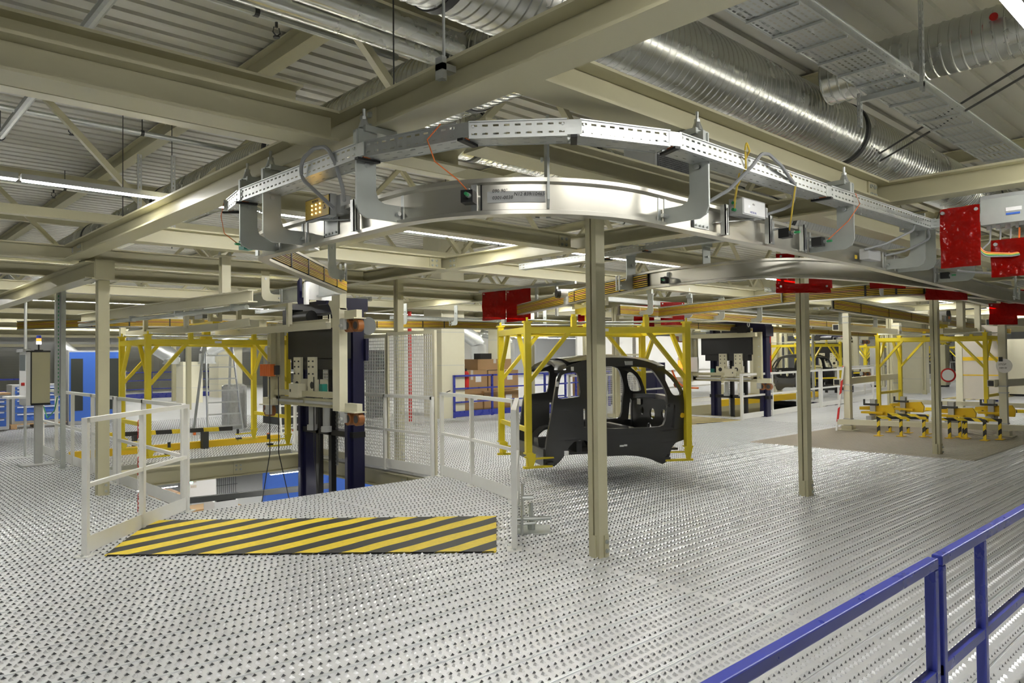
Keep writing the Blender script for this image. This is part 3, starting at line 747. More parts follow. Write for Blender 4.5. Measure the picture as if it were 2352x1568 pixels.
hanger(8.3, 2.25, (0, 1), 'steel hook hanger right of the big red curtain', 0.30, bolt=False)
hanger(6.48, 4.05, (-1, 0.1), 'steel hook hanger on the second rail near the handwriting', 0.2)
hanger(6.42, 4.95, (-1, 0.3), 'steel hook hanger on the second rail near the yellow trolley', 0.2)
for i, (x, y) in enumerate(((10.6, 7.78), (12.0, 7.9), (13.3, 8.0), (15.0, 8.1), (17.5, 8.3), (20.0, 8.45), (23.0, 8.7))):
    hanger(x, y, (0, 1), 'hook hanger on the long rail behind the car carrier, %s from the left' % ORD[i], 0.26, bolt=i < 4)
for i, (x, y) in enumerate(((9.55, 3.55), (9.9, 5.0), (11.6, 2.6))):
    hanger(x, y, (1, 0.1), 'hook hanger on the third rail behind the second column, %s from the left' % ORD[i], 0.2, bolt=False)
# ================================================================== CAR BODY SHELL (local: x along the body, y across, z up)
CA = math.radians(-28.3); CO = (7.35, 6.36, 0.0)
car = thing('car_body', 'black unpainted car body shell without doors hanging in the yellow carrier', 'car', CO, CA)
def lat(z, s=0.0):
    b = 0.70
    if z > 0.95: b -= 0.20*((z-0.95)/0.59)**1.25
    if z < 0.5: b -= 0.07*((0.5-z)/0.3)**1.5
    if s > 0.75: b -= 0.10*(s-0.75)/0.34
    if s < -0.55: b -= 0.05*(-0.55-s)/0.25
    return b
def side_panel(outer, holes, sgn, th, name, m, off=0.0, cuts=3):
    bm = bmesh.new(); loops = [outer]+list(holes); flat = [p for l in loops for p in l]
    tri = tessellate_polygon([[Vector((a, b, 0)) for a, b in l] for l in loops])
    vs = [bm.verts.new((a, 0, b)) for a, b in flat]
    for t in tri:
        try: bm.faces.new([vs[i] for i in t])
        except ValueError: pass
    for _ in range(cuts):
        es = [e for e in bm.edges if e.calc_length() > 0.13]
        if es: bmesh.ops.subdivide_edges(bm, edges=es, cuts=1); bmesh.ops.triangulate(bm, faces=bm.faces)
    bmesh.ops.recalc_face_normals(bm, faces=bm.faces)
    g = bmesh.ops.extrude_face_region(bm, geom=bm.faces[:])
    nv = {e for e in g['geom'] if isinstance(e, bmesh.types.BMVert)}
    for v in bm.verts:
        z, s = v.co.z, v.co.x
        bulge = 0.018*math.sin((z-0.2)*6.0)*math.cos(s*3.2) if cuts > 1 else 0
        y = lat(z, s)+bulge-off
        if v in nv: y -= th
        v.co.y = sgn*y
    bmesh.ops.recalc_face_normals(bm, faces=bm.faces)
    for f in bm.faces: f.smooth = True
    for e in bm.edges:
        if e.calc_face_angle(9) > 0.7: e.smooth = False
    me = bpy.data.meshes.new(name); bm.to_mesh(me); bm.free(); me.materials.append(M[m])
    return link(name, me, car)
def rnd(poly, k=2):
    """corner cutting for softer outlines"""
    for _ in range(k):
        out = []
        for i in range(len(poly)):
            a, b = poly[i], poly[(i+1) % len(poly)]
            out += [(a[0]*0.78+b[0]*0.22, a[1]*0.78+b[1]*0.22), (a[0]*0.22+b[0]*0.78, a[1]*0.22+b[1]*0.78)]
        poly = out
    return poly
OUT = [(-.82, .46), (-.81, .25), (-.72, .22), (-.62, .32), (-.52, .52), (-.36, .56), (-.22, .46), (-.14, .34), (.28, .335), (.52, .28), (.70, .20), (.78, .24), (.83, .45), (1.06, .50), (1.09, .53), (1.09, .66), (1.07, .80), (1.04, 1.05), (.93, 1.28), (.76, 1.41), (.56, 1.48), (.36, 1.525), (0, 1.535), (-.25, 1.51), (-.45, 1.45), (-.62, 1.37), (-.72, 1.05), (-.76, .82)]
DOOR = [(-.24, .74), (-.12, .67), (.62, .665), (.71, .70), (.74, .95), (.75, 1.08), (.70, 1.22), (.62, 1.37), (.52, 1.41), (.0, 1.425), (-.22, 1.40), (-.28, 1.30), (-.27, 1.0)]
WINQ = [(-.60, 1.32), (-.54, 1.345), (-.40, 1.36), (-.375, 1.30), (-.38, 1.07), (-.44, 1.06), (-.66, 1.04), (-.67, 1.09)]
WINA = [(.745, 1.30), (.80, 1.33), (.90, 1.24), (.98, 1.08), (.96, 1.05), (.85, 1.05), (.81, 1.10)]
SLOT1 = [(-.36, .70), (-.32, .70), (-.32, .92), (-.36, .92)]
SLOT2 = [(.80, .66), (.85, .64), (.86, .92), (.84, .95)]
for sg, nm in ((-1, 'side_frame'), (1, 'side_frame')):
    side_panel(rnd(OUT, 1), [rnd(DOOR, 1), rnd(WINQ, 1), rnd(WINA, 1), SLOT1, SLOT2], sg, 0.05, nm, 'car_black')
# sills with a double lip, inner wheel houses, floor, firewall, roof, headers
for sg in (-1, 1):
    mb = MB(); mb.sweep([(-0.22, sg*0.60, 0.5), (0.8, sg*0.60, 0.5)], [(-0.055, -0.15), (0.055, -0.15), (0.065, 0.02), (0.05, 0.10), (0.05, 0.16), (0.03, 0.16), (0.03, 0.12), (-0.03, 0.12), (-0.03, 0.16), (-0.055, 0.16)]); mb.build('sill', 'car_black', car, local=True)
    mb = MB(); pts = []
    for i in range(9):
        a = math.pi*i/8; pts.append((-.42-.24*math.cos(a), sg*0.50, .34+.27*math.sin(a)))
    mb.sweep(pts, [(-0.012, -0.11), (0.012, -0.11), (0.012, 0.11), (-0.012, 0.11)], (0, 1, 0)); mb.build('wheel_house', 'car_black', car, True, True)
    mb = MB(); mb.plate([(.52, .30), (.70, .20), (.78, .24), (.84, .46), (.74, .50), (.56, .42)], (0, sg*0.56-0.07, 0), (1, 0, 0), (0, 0, 1), -0.14); mb.build('rocker_lobe', 'car_black', car, local=True)
mb = MB(); mb.box(-.78, .95, -.56, .56, .36, .385); mb.box(-.40, -.33, -.55, .55, .38, .52); mb.box(.30, .37, -.55, .55, .38, .47); mb.prof((-.75, 0, .40), (.9, 0, .40), [(-.12, 0), (.12, 0), (.08, .12), (-.08, .12)]); mb.build('floor_pan', 'car_black', car, local=True)
def circ(cx, cy, r, n=14): return [(cx+r*math.cos(2*math.pi*i/n), cy+r*math.sin(2*math.pi*i/n)) for i in range(n)]
mb = MB(); mb.plate(rnd([(-.60, .36), (.60, .36), (.62, .70), (.60, .98), (-.60, .98), (-.62, .70)], 1), (.86, 0, 0), (0, 1, 0), (0, 0, 1), 0.02, [circ(.30, .80, .055), circ(-.02, .78, .075), circ(.08, .58, .07), circ(-.35, .80, .06), circ(-.30, .58, .05)]); mb.build('firewall', 'car_black', car, local=True)
mb = MB(); mb.sweep([(.90, -.58, .99), (.97, 0, 1.01), (.90, .58, .99)], [(-.05, -.03), (.05, -.03), (.05, .03), (-.05, .03)]); mb.build('cowl_beam', 'car_black', car, local=True)
mb = MB(); mb.prof((-.79, -.60, .34), (-.79, .60, .34), [(-.05, -.1), (.04, -.1), (.04, .06), (-.02, .10), (-.05, .10)]); mb.build('rear_sill', 'car_black', car, local=True)
mb = MB(); n1, n2 = 12, 12; vs = []; fs = []
for i in range(n1+1):
    s = -.47+1.12*i/n1
    for j in range(n2+1):
        yy = -0.505+1.01*j/n2; zr = 1.47+0.065*math.sin(math.pi*(0.12+0.76*i/n1))
        vs.append((s, yy, zr-0.05*(abs(yy)/0.505)**2.2 + 0.035))
for i in range(n1):
    for j in range(n2): fs.append((i*(n2+1)+j, i*(n2+1)+j+1, (i+1)*(n2+1)+j+1, (i+1)*(n2+1)+j))
m2 = len(vs); vs += [(a, b, c-0.02) for a, b, c in vs]; fs += [tuple(k+m2 for k in reversed(f)) for f in fs]
mb.add(vs, fs); mb.build('roof', 'car_black', car, True, True)
mb = MB(); mb.sweep([(-.60, -.55, 1.37), (-.56, -.45, 1.43), (-.53, -.2, 1.475), (-.52, 0, 1.485), (-.53, .2, 1.475), (-.56, .45, 1.43), (-.60, .55, 1.37)], [(-.07, -.02), (.07, -.03), (.07, .02), (-.07, .02)]); mb.build('rear_header', 'car_black', car, True, True)
mb = MB(); mb.sweep([(.74, -.54, 1.40), (.69, -.3, 1.47), (.67, 0, 1.485), (.69, .3, 1.47), (.74, .54, 1.40)], [(-.06, -.02), (.06, -.02), (.06, .02), (-.06, .02)]); mb.build('front_header', 'car_black', car, True, True)
mb = MB(); mb.sweep([(.40, -.56, .55), (.38, -.4, .60), (.38, .4, .60), (.40, .56, .55)], [(-.06, -.05), (.06, -.05), (.04, .05), (-.04, .05)]); mb.build('seat_crossmember', 'car_black', car, local=True)
# paper stickers
for s, z, w_, h_ in ((.12, .46, .05, .02), (.17, .465, .04, .02), (-.58, .40, .05, .05), (-.66, 1.22, .03, .06), (.30, 1.46, .10, .05), (.42, 1.37, .05, .02), (-.45, 1.40, .03, .05)):
    mb = MB(); yy = -(lat(z, s)+0.022); mb.box(s-w_/2, s+w_/2, yy-0.004, yy+0.02, z-h_/2, z+h_/2); mb.build('sticker', 'white' if s != .30 else 'light_grey', car, local=True)
mb = MB(); mb.box(.843, .847, .30, .42, .88, .96); mb.build('sticker', 'white', car, local=True)
mb = MB(); yy = -(lat(.80, .97)+.012); mb.cyl((.97, yy-.004, .80), (.97, yy+.02, .80), .032, 12); mb.build('sticker', 'yellow_deep', car, local=True)
# ================================================================== YELLOW CARRIERS (local: x long side, y short side = travel direction)
def carrier(label, loc, rz, dz=0.0, trolley=True, small=False):
    t = thing('carrier_frame', label, 'carrier', loc, rz)
    hx, hy = 1.04, 0.655
    def B(name, f, m='yellow', p=t, sm=False):
        mb = MB(); f(mb); mb.v = [(a, b, c+dz) for a, b, c in mb.v]; return mb.build(name, m, p, sm, True)
    for sx in (-1, 1):
        for sy in (-1, 1):
            x, y = sx*hx, sy*hy
            leg = B('leg', lambda mb: mb.box(x-.037, x+.037, y-.037, y+.037, .42, 1.96))
            B('leg_cap', lambda mb: (mb.box(x-.05, x+.05, y-.05, y+.05, 1.955, 1.975), mb.cyl((x, y, 1.975), (x, y, 2.02), .013, 8)), 'yellow', leg)
            if small: continue
            ix = -sx
            B('foot', lambda mb: (mb.box(x-.05, x+.05, y-.05, y+.05, .405, .42), mb.cyl((x, y, .26), (x, y, .405), .03, 10), mb.cyl((x, y, .36), (x, y, .375), .052, 10), mb.plate([(-.05, .02), (.06, .02), (.06, -.05), (.03, -.13), (-.01, -.15), (-.03, -.06)], (x+ix*.01, y-.055, .39), (ix, 0, 0), (0, 0, 1), .012)), 'yellow', leg)
            arm = B('support_arm', lambda mb: (mb.bar((x-ix*.06, y, .245), (x+ix*.30, y-sy*.04, .245), .06, .025), mb.bar((x+ix*.05, y, .345), (x+ix*.33, y-sy*.05, .345), .05, .018)), 'yellow', leg)
            B('rubber_pad', lambda mb: (mb.box(min(x+ix*.24, x+ix*.32), max(x+ix*.24, x+ix*.32), y-.035-sy*.04, y+.035-sy*.04, .258, .285), mb.cyl((x+ix*.3, y-sy*.05, .354), (x+ix*.3, y-sy*.05, .43), .022, 8)), 'dark_grey', leg)
            # braces
    for sy in (-1, 1):
        y = sy*hy
        B('long_beam', lambda mb: mb.box(-hx+.037, hx-.037, y-.035, y+.035, 1.83, 1.905))
        for sx in (-1, 1): B('brace', lambda mb: mb.bar((sx*(hx-.52), y, 1.84), (sx*(hx-.02), y, 1.26), .045, .055, (0, 1, 0)))
    for sx in (-1, 1):
        x = sx*hx
        B('short_beam', lambda mb: mb.box(x-.035, x+.035, -hy+.037, hy-.037, 1.83, 1.905))
        for sy in (-1, 1): B('brace', lambda mb: mb.bar((x, sy*(hy-.40), 1.84), (x, sy*(hy-.02), 1.38), .04, .05, (1, 0, 0)))
        B('lower_tie', lambda mb: mb.box(x-.02, x+.02, -hy+.037, hy-.037, .66, .715))
    B('centre_beam', lambda mb: (mb.box(-.06, .06, -hy, hy, 1.835, 1.90), mb.bar((-hx, -hy, 1.82), (0, 0, 1.82), .05, .02), mb.bar((hx, hy, 1.82), (0, 0, 1.82), .05, .02)))
    for yy in (-.3, .3): B('guide_rod', lambda mb: mb.tube([(-hx+.02, yy*2.1, 1.985), (-.3, yy*1.2, 1.975), (.3, yy*1.2, 1.975), (hx-.02, yy*2.1, 1.985)], .013, 8), 'galv')
    for xx in (-.45, .5): B('pivot_post', lambda mb: (mb.box(xx-.03, xx+.03, -hy-.01, -hy+.05, 1.905, 2.03), mb.cyl((xx, -hy+.02, 2.03), (xx, -hy+.02, 2.06), .03, 10)))
    B('name_plate', lambda mb: mb.box(-.12, -.02, -hy-.038, -hy-.035, 1.85, 1.885), 'white')
    if trolley:
        B('hanger_stem', lambda mb: (mb.box(-.05, .05, -.05, .05, 1.90, 2.12), mb.box(-.16, .16, -.06, .06, 1.905, 1.93), mb.cyl((0, 0, 1.93), (0, 0, 1.97), .09, 14)))
        B('crossbeam', lambda mb: (mb.box(-.05, .05, -.42, .42, 2.12, 2.19), mb.box(-.08, .08, -.12, .12, 2.09, 2.13)))
        for yy in (-.38, .38):
            tr = B('trolley', lambda mb: (mb.plate([(-.09, 2.19), (.09, 2.19), (.09, 2.27), (.075, 2.47), (.05, 2.47), (.05, 2.25), (-.05, 2.25), (-.05, 2.47), (-.075, 2.47), (-.09, 2.27)], (0, yy-.05, 0), (1, 0, 0), (0, 0, 1), -.1), mb.cyl((-.07, yy, 2.45), (.07, yy, 2.45), .022, 12)), 'cream_light')
            B('roller', lambda mb: (mb.cyl((-.055, yy+.03, 2.3), (-.04, yy+.03, 2.3), .03, 12), mb.cyl((.04, yy+.03, 2.3), (.055, yy+.03, 2.3), .03, 12)), 'light_grey', tr)
        mt = B('drive_motor', lambda mb: (mb.cyl((-.28, .38, 2.40), (-.10, .38, 2.40), .06, 14), mb.box(-.2, -.1, .30, .46, 2.25, 2.36)), 'light_grey')
        B('motor_cap', lambda mb: mb.cyl((-.33, .38, 2.40), (-.28, .38, 2.40), .062, 14), 'black', mt)
        B('control_unit', lambda mb: mb.box(-.16, -.09, -.30, .05, 2.24, 2.42), 'mid_grey')
        B('unit_label', lambda mb: mb.box(-.164, -.16, -.2, -.1, 2.30, 2.37), 'orange')
    return t
carrier('yellow hanging carrier frame holding the black car body', (7.35, 6.36, 0), CA)
cl = carrier('empty yellow hanging carrier frame at left above the lift pit', (4.43, 11.75, 0), math.radians(-1.0), dz=-0.05)
carrier('empty yellow carrier frame over the work station at right', (17.85, 5.42, 0), math.radians(90), dz=-0.02)
base_small = carrier('yellow carrier frame with a car body in the far background, first of the row', (26.6, 12.6, 0), math.radians(72), small=True)
FARC = [(34.0, 14.6), (39.0, 14.0), (45.0, 16.2), (50.0, 15.0), (56.0, 16.5)]
for i, (x, y) in enumerate(FARC):
    copy_tree(base_small, (x, y, 0), math.radians(72+i*4), 'yellow carrier frame with a car body far in the background, %s of the row' % ORD[i+1], group='far carriers')
for i, (x, y) in enumerate([(26.6, 12.6)]+FARC):
    copy_tree(car, (x, y, 0.0), math.radians(72+i*4), 'black car body shell far in the background, %s of the row' % ORD[i], group='far car bodies')
# ================================================================== RAILINGS
def railing(pts, label, m='white_paint', h=1.10, mid=0.56, toe=0.13, w=0.045, name='railing', bases=True, z0=0.0, th=0.02, toe_m=None, top=True):
    t = thing(name, label, 'railing', (*pts[0], z0))
    for i, p in enumerate(pts):
        mb = MB()
        q = pts[i+1] if i+1 < len(pts) else pts[i-1]
        d = Vector((q[0]-p[0], q[1]-p[1], 0)).normalized()
        mb.bar((*p, z0), (*p, z0+h), w, w*0.9, d); po = mb.build('post', m, t)
        if bases:
            mb = MB(); c = Vector((*p, z0)); mb.bar(c-d*0.075+Vector((0, 0, 0.005)), c+d*0.075+Vector((0, 0, 0.005)), 0.12, 0.01); mb.build('base_plate', m, po)
            for a in (-0.05, 0.05):
                k = MB(); cc = c+d*a; k.cyl((cc.x, cc.y, z0+0.01), (cc.x, cc.y, z0+0.022), 0.011, 6); k.build('bolt', 'galv', po)
    P3 = lambda p, z: (p[0], p[1], z0+z)
    for i in range(len(pts)-1):
        a, b = pts[i], pts[i+1]; d = Vector((b[0]-a[0], b[1]-a[1], 0)).normalized()
        ext = Vector((d.x, d.y, 0))*(w/2)
        mb = MB(); mb.bar(Vector(P3(a, h-w*0.45))-ext, Vector(P3(b, h-w*0.45))+ext, w, w*0.9); mb.build('top_rail', m, t)
        if mid: mb = MB(); mb.bar(P3(a, mid), P3(b, mid), w*0.8, w*0.75); mb.build('mid_rail', m, t)
        if toe: mb = MB(); mb.bar(P3(a, 0.02+toe/2), P3(b, 0.02+toe/2), 0.008, toe); mb.build('toe_board', m, t)
    return t
railing([(1.56, 6.66), (2.17, 7.29), (2.764, 7.86)], 'white tubular railing at front left beside the striped ramp')
railing([(2.76, 7.95), (2.76, 9.23), (2.76, 10.2)], 'white railing along the left edge of the pit, front panel')
railing([(2.76, 10.37), (2.76, 11.42), (2.76, 12.53), (2.76, 13.56), (2.76, 14.55)], 'white railing along the left edge of the pit, rear panel by the operator panel')
railing([(5.955, 7.72), (5.76, 6.88), (5.42, 5.78)], 'white tubular railing between the mesh fence and the car body')
railing([(5.36, 5.66), (4.10, 4.373)], 'narrow white railing at the right end of the striped ramp seen end-on', h=1.12)
railing([(5.90, 7.86), (5.90, 8.97), (5.90, 9.85)], 'grey-white railing in front of the mesh fence', h=1.06, z0=-0.02)
railing([(15.95, 9.1), (17.6, 9.2), (19.3, 9.35), (21.2, 9.6)], 'white railing in front of the second pit, left panel', w=0.06)
railing([(21.35, 9.62), (23.7, 9.75), (26.0, 9.95)], 'white railing in front of the second pit, right panel', w=0.06)
railing([(17.5, 13.2), (20.5, 13.5), (24, 13.8)], 'white railing behind the second pit', w=0.06)
railing([(25.5, 10.9), (29.0, 11.4), (33, 12.0)], 'white railing in the far background left of the right carrier', w=0.06)
railing([(36.0, 11.5), (41, 12), (47, 12.6)], 'white railing in the far background behind the right carrier', w=0.06)
railing([(13.2, 12.1), (14.6, 12.1), (16.0, 12.2)], 'white railing behind the car body seen through its door opening', w=0.05)
# blue railings
def blue_railing(pts, label, h=1.1, mids=(0.4, 0.75), w=0.05, toe=0.15):
    t = railing(pts, label, 'blue_paint', h, mids[0], toe, w, 'blue_railing', bases=False)
    if len(mids) > 1:
        for i in range(len(pts)-1):
            mb = MB(); mb.bar((*pts[i], mids[1]), (*pts[i+1], mids[1]), w*0.8, w*0.75); mb.build('mid_rail', 'blue_paint', t)
    return t
def front_blue(x0, x1, label, posts):
    t = thing('blue_railing', label, 'railing', (x0, 0.897, 0)); y, z, w_ = 0.882, 0.85, 0.036
    mb = MB(); mb.box(x0, x1, y-w_/2, y+w_/2, z-w_, z); o = mb.build('top_rail', 'blue_paint', t)
    bv = o.modifiers.new('bevel', 'BEVEL'); bv.width = 0.004; bv.segments = 2
    for i, x in enumerate(posts):
        mb = MB(); mb.box(x-w_/2, x+w_/2, y-w_/2, y+w_/2, 0, z-w_); o = mb.build('post', 'blue_paint', t); bv = o.modifiers.new('bevel', 'BEVEL'); bv.width = 0.004; bv.segments = 2
    mb = MB(); mb.box(x0, x1, y-w_/2+0.003, y+w_/2-0.003, 0.44, 0.475); o = mb.build('mid_rail', 'blue_paint', t)
    return t
front_blue(-0.6, 2.79, 'blue square-tube railing in the right foreground, near panel', (2.772, 1.4, 0.0))
front_blue(2.83, 5.2, 'blue square-tube railing at the right edge, far panel', (2.848, 3.33, 4.6))
blue_railing([(11.9, 14.9), (13.2, 14.9), (14.6, 14.9), (16.2, 15.0)], 'blue railing in front of the cardboard boxes')
blue_railing([(14.2, 13.9), (16.0, 14.4), (18.0, 14.8)], 'blue railing seen through the car body', mids=(0.4, 0.8))
blue_railing([(6.5, 30.6), (8.0, 31.6), (10, 32.4), (12.6, 32.2)], 'blue railing far behind the empty carrier at left', toe=0.2)
blue_railing([(2.2, 24.0), (3.4, 24.2), (4.6, 24.4)], 'blue railing at far left behind the operator panel')
blue_railing([(24.5, 6.3), (27.0, 6.6), (30.0, 7.2)], 'blue railing at the right edge of the background')
blue_railing([(31.5, 8.6), (34.0, 8.9), (37.5, 9.3)], 'blue railing in the background right of the third column')
# ================================================================== PIT EDGES
beam((2.9, 11.55), (5.9, 11.55), 'cream edge beam on the far side of the lift pit', z=-0.27, d=0.25, bolts=[(4.85, -1)])
beam((5.98, 7.8), (5.98, 11.9), 'cream edge beam on the right side of the lift pit', z=-0.29, d=0.23, bolts=[(8.6, -1)])
beam((2.70, 7.8), (2.70, 11.9), 'cream edge beam on the left side of the lift pit', z=-0.29, d=0.23)
beam((2.7, 7.70), (6.0, 7.70), 'cream edge beam under the front of the lift pit', z=-0.29, d=0.22)
mb = MB(); mb.prof((2.9, 14.0, -0.95), (7.4, 13.2, -0.95), [(-.05, -.05), (.05, -.05), (.05, .05), (-.05, .05)]); tag(mb.build('cable_channel', 'dark_grey'), 'dark perforated channel crossing the pit below floor level', 'channel')
mb = MB(); mb.box(2.9, 6.4, 13.3, 13.42, 0.005, 0.12); tag(mb.build('kerb_strip', 'yellow_deep'), 'yellow steel kerb on the floor behind the empty carrier', 'kerb')
mb = MB(); mb.box(2.78, 5.92, 11.90, 11.96, -0.06, 0.012); tag(mb.build('trim_1', 'galv'), 'galvanised edge strip along the far side of the pit', kind='structure')
mb = MB(); mb.box(HOLE2[0], HOLE2[1], HOLE2[3]-0.04, HOLE2[3]+0.02, -0.5, 0.01); mb.box(HOLE2[0]-0.02, HOLE2[0]+0.04, HOLE2[2], HOLE2[3], -0.5, 0.01); tag(mb.build('trim_2', 'cream'), 'cream edge beams around the second pit', kind='structure')
mb = MB(); mb.box(19.0, 25.5, 11.6, 11.75, 0.05, 0.24); tag(mb.build('kerb_strip', 'yellow_deep'), 'yellow kerb beam across the second pit', 'kerb')
# striped ramp: folded sheet lying at 45 degrees
a, b, c, d = Vector((1.665, 6.537, 0)), Vector((3.925, 4.398, 0)), Vector((4.746, 5.314, 0)), Vector((2.329, 7.527, 0))
ux = (b-a).normalized(); rz = math.atan2(ux.y, ux.x); L = (b-a).length
ramp = thing('striped_ramp', 'yellow and black striped steel ramp plate on the floor', 'ramp', a, rz)
uy = Vector((-ux.y, ux.x, 0)); loc = lambda p: ((p-a).dot(ux), (p-a).dot(uy))
mb = MB(); P = [(*loc(a), 0.014), (*loc(b), 0.014), (*loc(c), 0.032), (*loc(d), 0.032)]
mb.add(P+[(x, y, 0.004) for x, y, z in P], MB.BF[:0]+[(0, 1, 2, 3), (7, 6, 5, 4), (0, 4, 5, 1), (1, 5, 6, 2), (2, 6, 7, 3), (3, 7, 4, 0)])
mb.build('plate', 'hazard_mat', ramp, local=True)
mb = MB(); mb.box(0.02, L-0.02, 0.0, 0.008, 0.002, 0.015); mb.build('front_edge', 'black', ramp, local=True)
def hazard_strip(x0, x1, y0, y1, label, rz=0.0):
    mb = MB(); mb.box(0, x1-x0, 0, y1-y0, 0.0, 0.012); o = mb.build('striped_mat', 'hazard_far'); o.location = (x0, y0, 0.005); o.rotation_euler = (0, 0, rz); tag(o, label, 'mat')
hazard_strip(13.7, 15.9, 9.4, 10.9, 'faded yellow striped floor mat at the left end of the second pit', math.radians(-8))
hazard_strip(22.5, 27.0, 13.6, 15.0, 'faded yellow striped floor mat behind the second pit')
hazard_strip(27.5, 33.0, 6.9, 8.3, 'faded yellow striped floor mat at the far right edge')
# ================================================================== MESH FENCE
def mesh_panel(y0, y1, z0, z1, x, label, cell=0.045, r=0.0032):
    t = thing('mesh_fence', label, 'fence', (x, y0, 0))
    mb = MB(); f = 0.045
    for yy in (y0, y1): mb.box(x-.02, x+.02, yy-f/2, yy+f/2, 0.0, z1)
    mb.build('post', 'cream_light', t)
    mb = MB(); mb.box(x-.015, x+.015, y0, y1, z1-.045, z1); mb.box(x-.015, x+.015, y0, y1, z0, z0+.1); mb.build('frame', 'cream_light', t)
    mb = MB(); y = y0+f/2
    while y < y1: mb.box(x-r, x+r, y-r*1.3, y+r*1.3, z0, z1); y += cell
    z = z0+0.1
    while z < z1: mb.box(x-r*2, x, y0, y1, z-r*1.3, z+r*1.3); z += cell*1.05
    o = mb.build('wire_mesh', 'white_paint', t); o['kind'] = 'stuff'
    return t
mesh_panel(7.87, 8.97, 0.0, 1.92, 5.96, 'white wire mesh safety fence, front panel right of the lift')
mesh_panel(9.0, 10.9, 0.0, 1.90, 5.96, 'white wire mesh safety fence, rear panel behind the lift mast')
mesh_panel(11.0, 12.6, 0.0, 1.6, 14.6, 'wire mesh panel beyond the car body')
# cable-like rod standing beside the fence end
mb = MB(); mb.tube([(5.98, 7.78, 0.02), (5.98, 7.78, 0.95), (5.99, 7.72, 1.08), (6.02, 7.62, 1.12)], 0.006, 6); tag(mb.build('thin_cable', 'black'), 'thin black cable standing at the end of the mesh fence', 'cable')
# ================================================================== CHAIN
ch = thing('barrier_chain', 'red and white plastic chain hanging from the front left railing', 'chain', (2.15, 7.33, 0.98))
lk = MB(); pts = []
for i in range(12):
    an = 2*math.pi*i/12; pts.append((0.011*math.cos(an), 0, 0.026*math.sin(an)))
lk.sweep(pts, [(0.004*math.cos(k*math.pi/2), 0.004*math.sin(k*math.pi/2)) for k in range(4)], (0, 1, 0), closed=True)
LKR, LKW = lk.mesh('link', 'red'), lk.mesh('link', 'white')
for i in range(22):
    o = link('link', LKR if (i//4) % 2 == 0 else LKW, ch, (0, 0, -i*0.042), (i % 2)*math.pi/2+0.6)
# small jack stand lying on a steel plate
jk = thing('jack_stand', 'small galvanised screw jack with pipe handle on a square steel plate', 'jack', (4.66, 4.75, 0))
mb = MB(); mb.prof((4.66, 4.75, 0.003), (4.66, 4.75, 0.012), [(-.17, -.17), (.17, -.17), (.17, .17), (-.17, .17)], (1, 1, 0)); mb.build('plate', 'galv_dull', jk)
mb = MB(); mb.cyl((4.66, 4.75, .012), (4.66, 4.75, .06), .035, 10); mb.cyl((4.66, 4.75, .05), (4.66, 4.75, .25), .02, 10); mb.build('spindle', 'galv_dull', jk)
mb = MB(); mb.cyl((4.52, 4.83, .11), (4.78, 4.63, .11), .018, 10); mb.cyl((4.50, 4.72, .085), (4.63, 4.66, .085), .012, 8); mb.build('handle', 'galv', jk)
mb = MB(); mb.cyl((4.46, 4.66, .33), (4.54, 4.60, .33), .022, 10); mb.bar((4.42, 4.62, .02), (4.47, 4.66, .45), .02, .012); mb.build('lever', 'galv', jk)
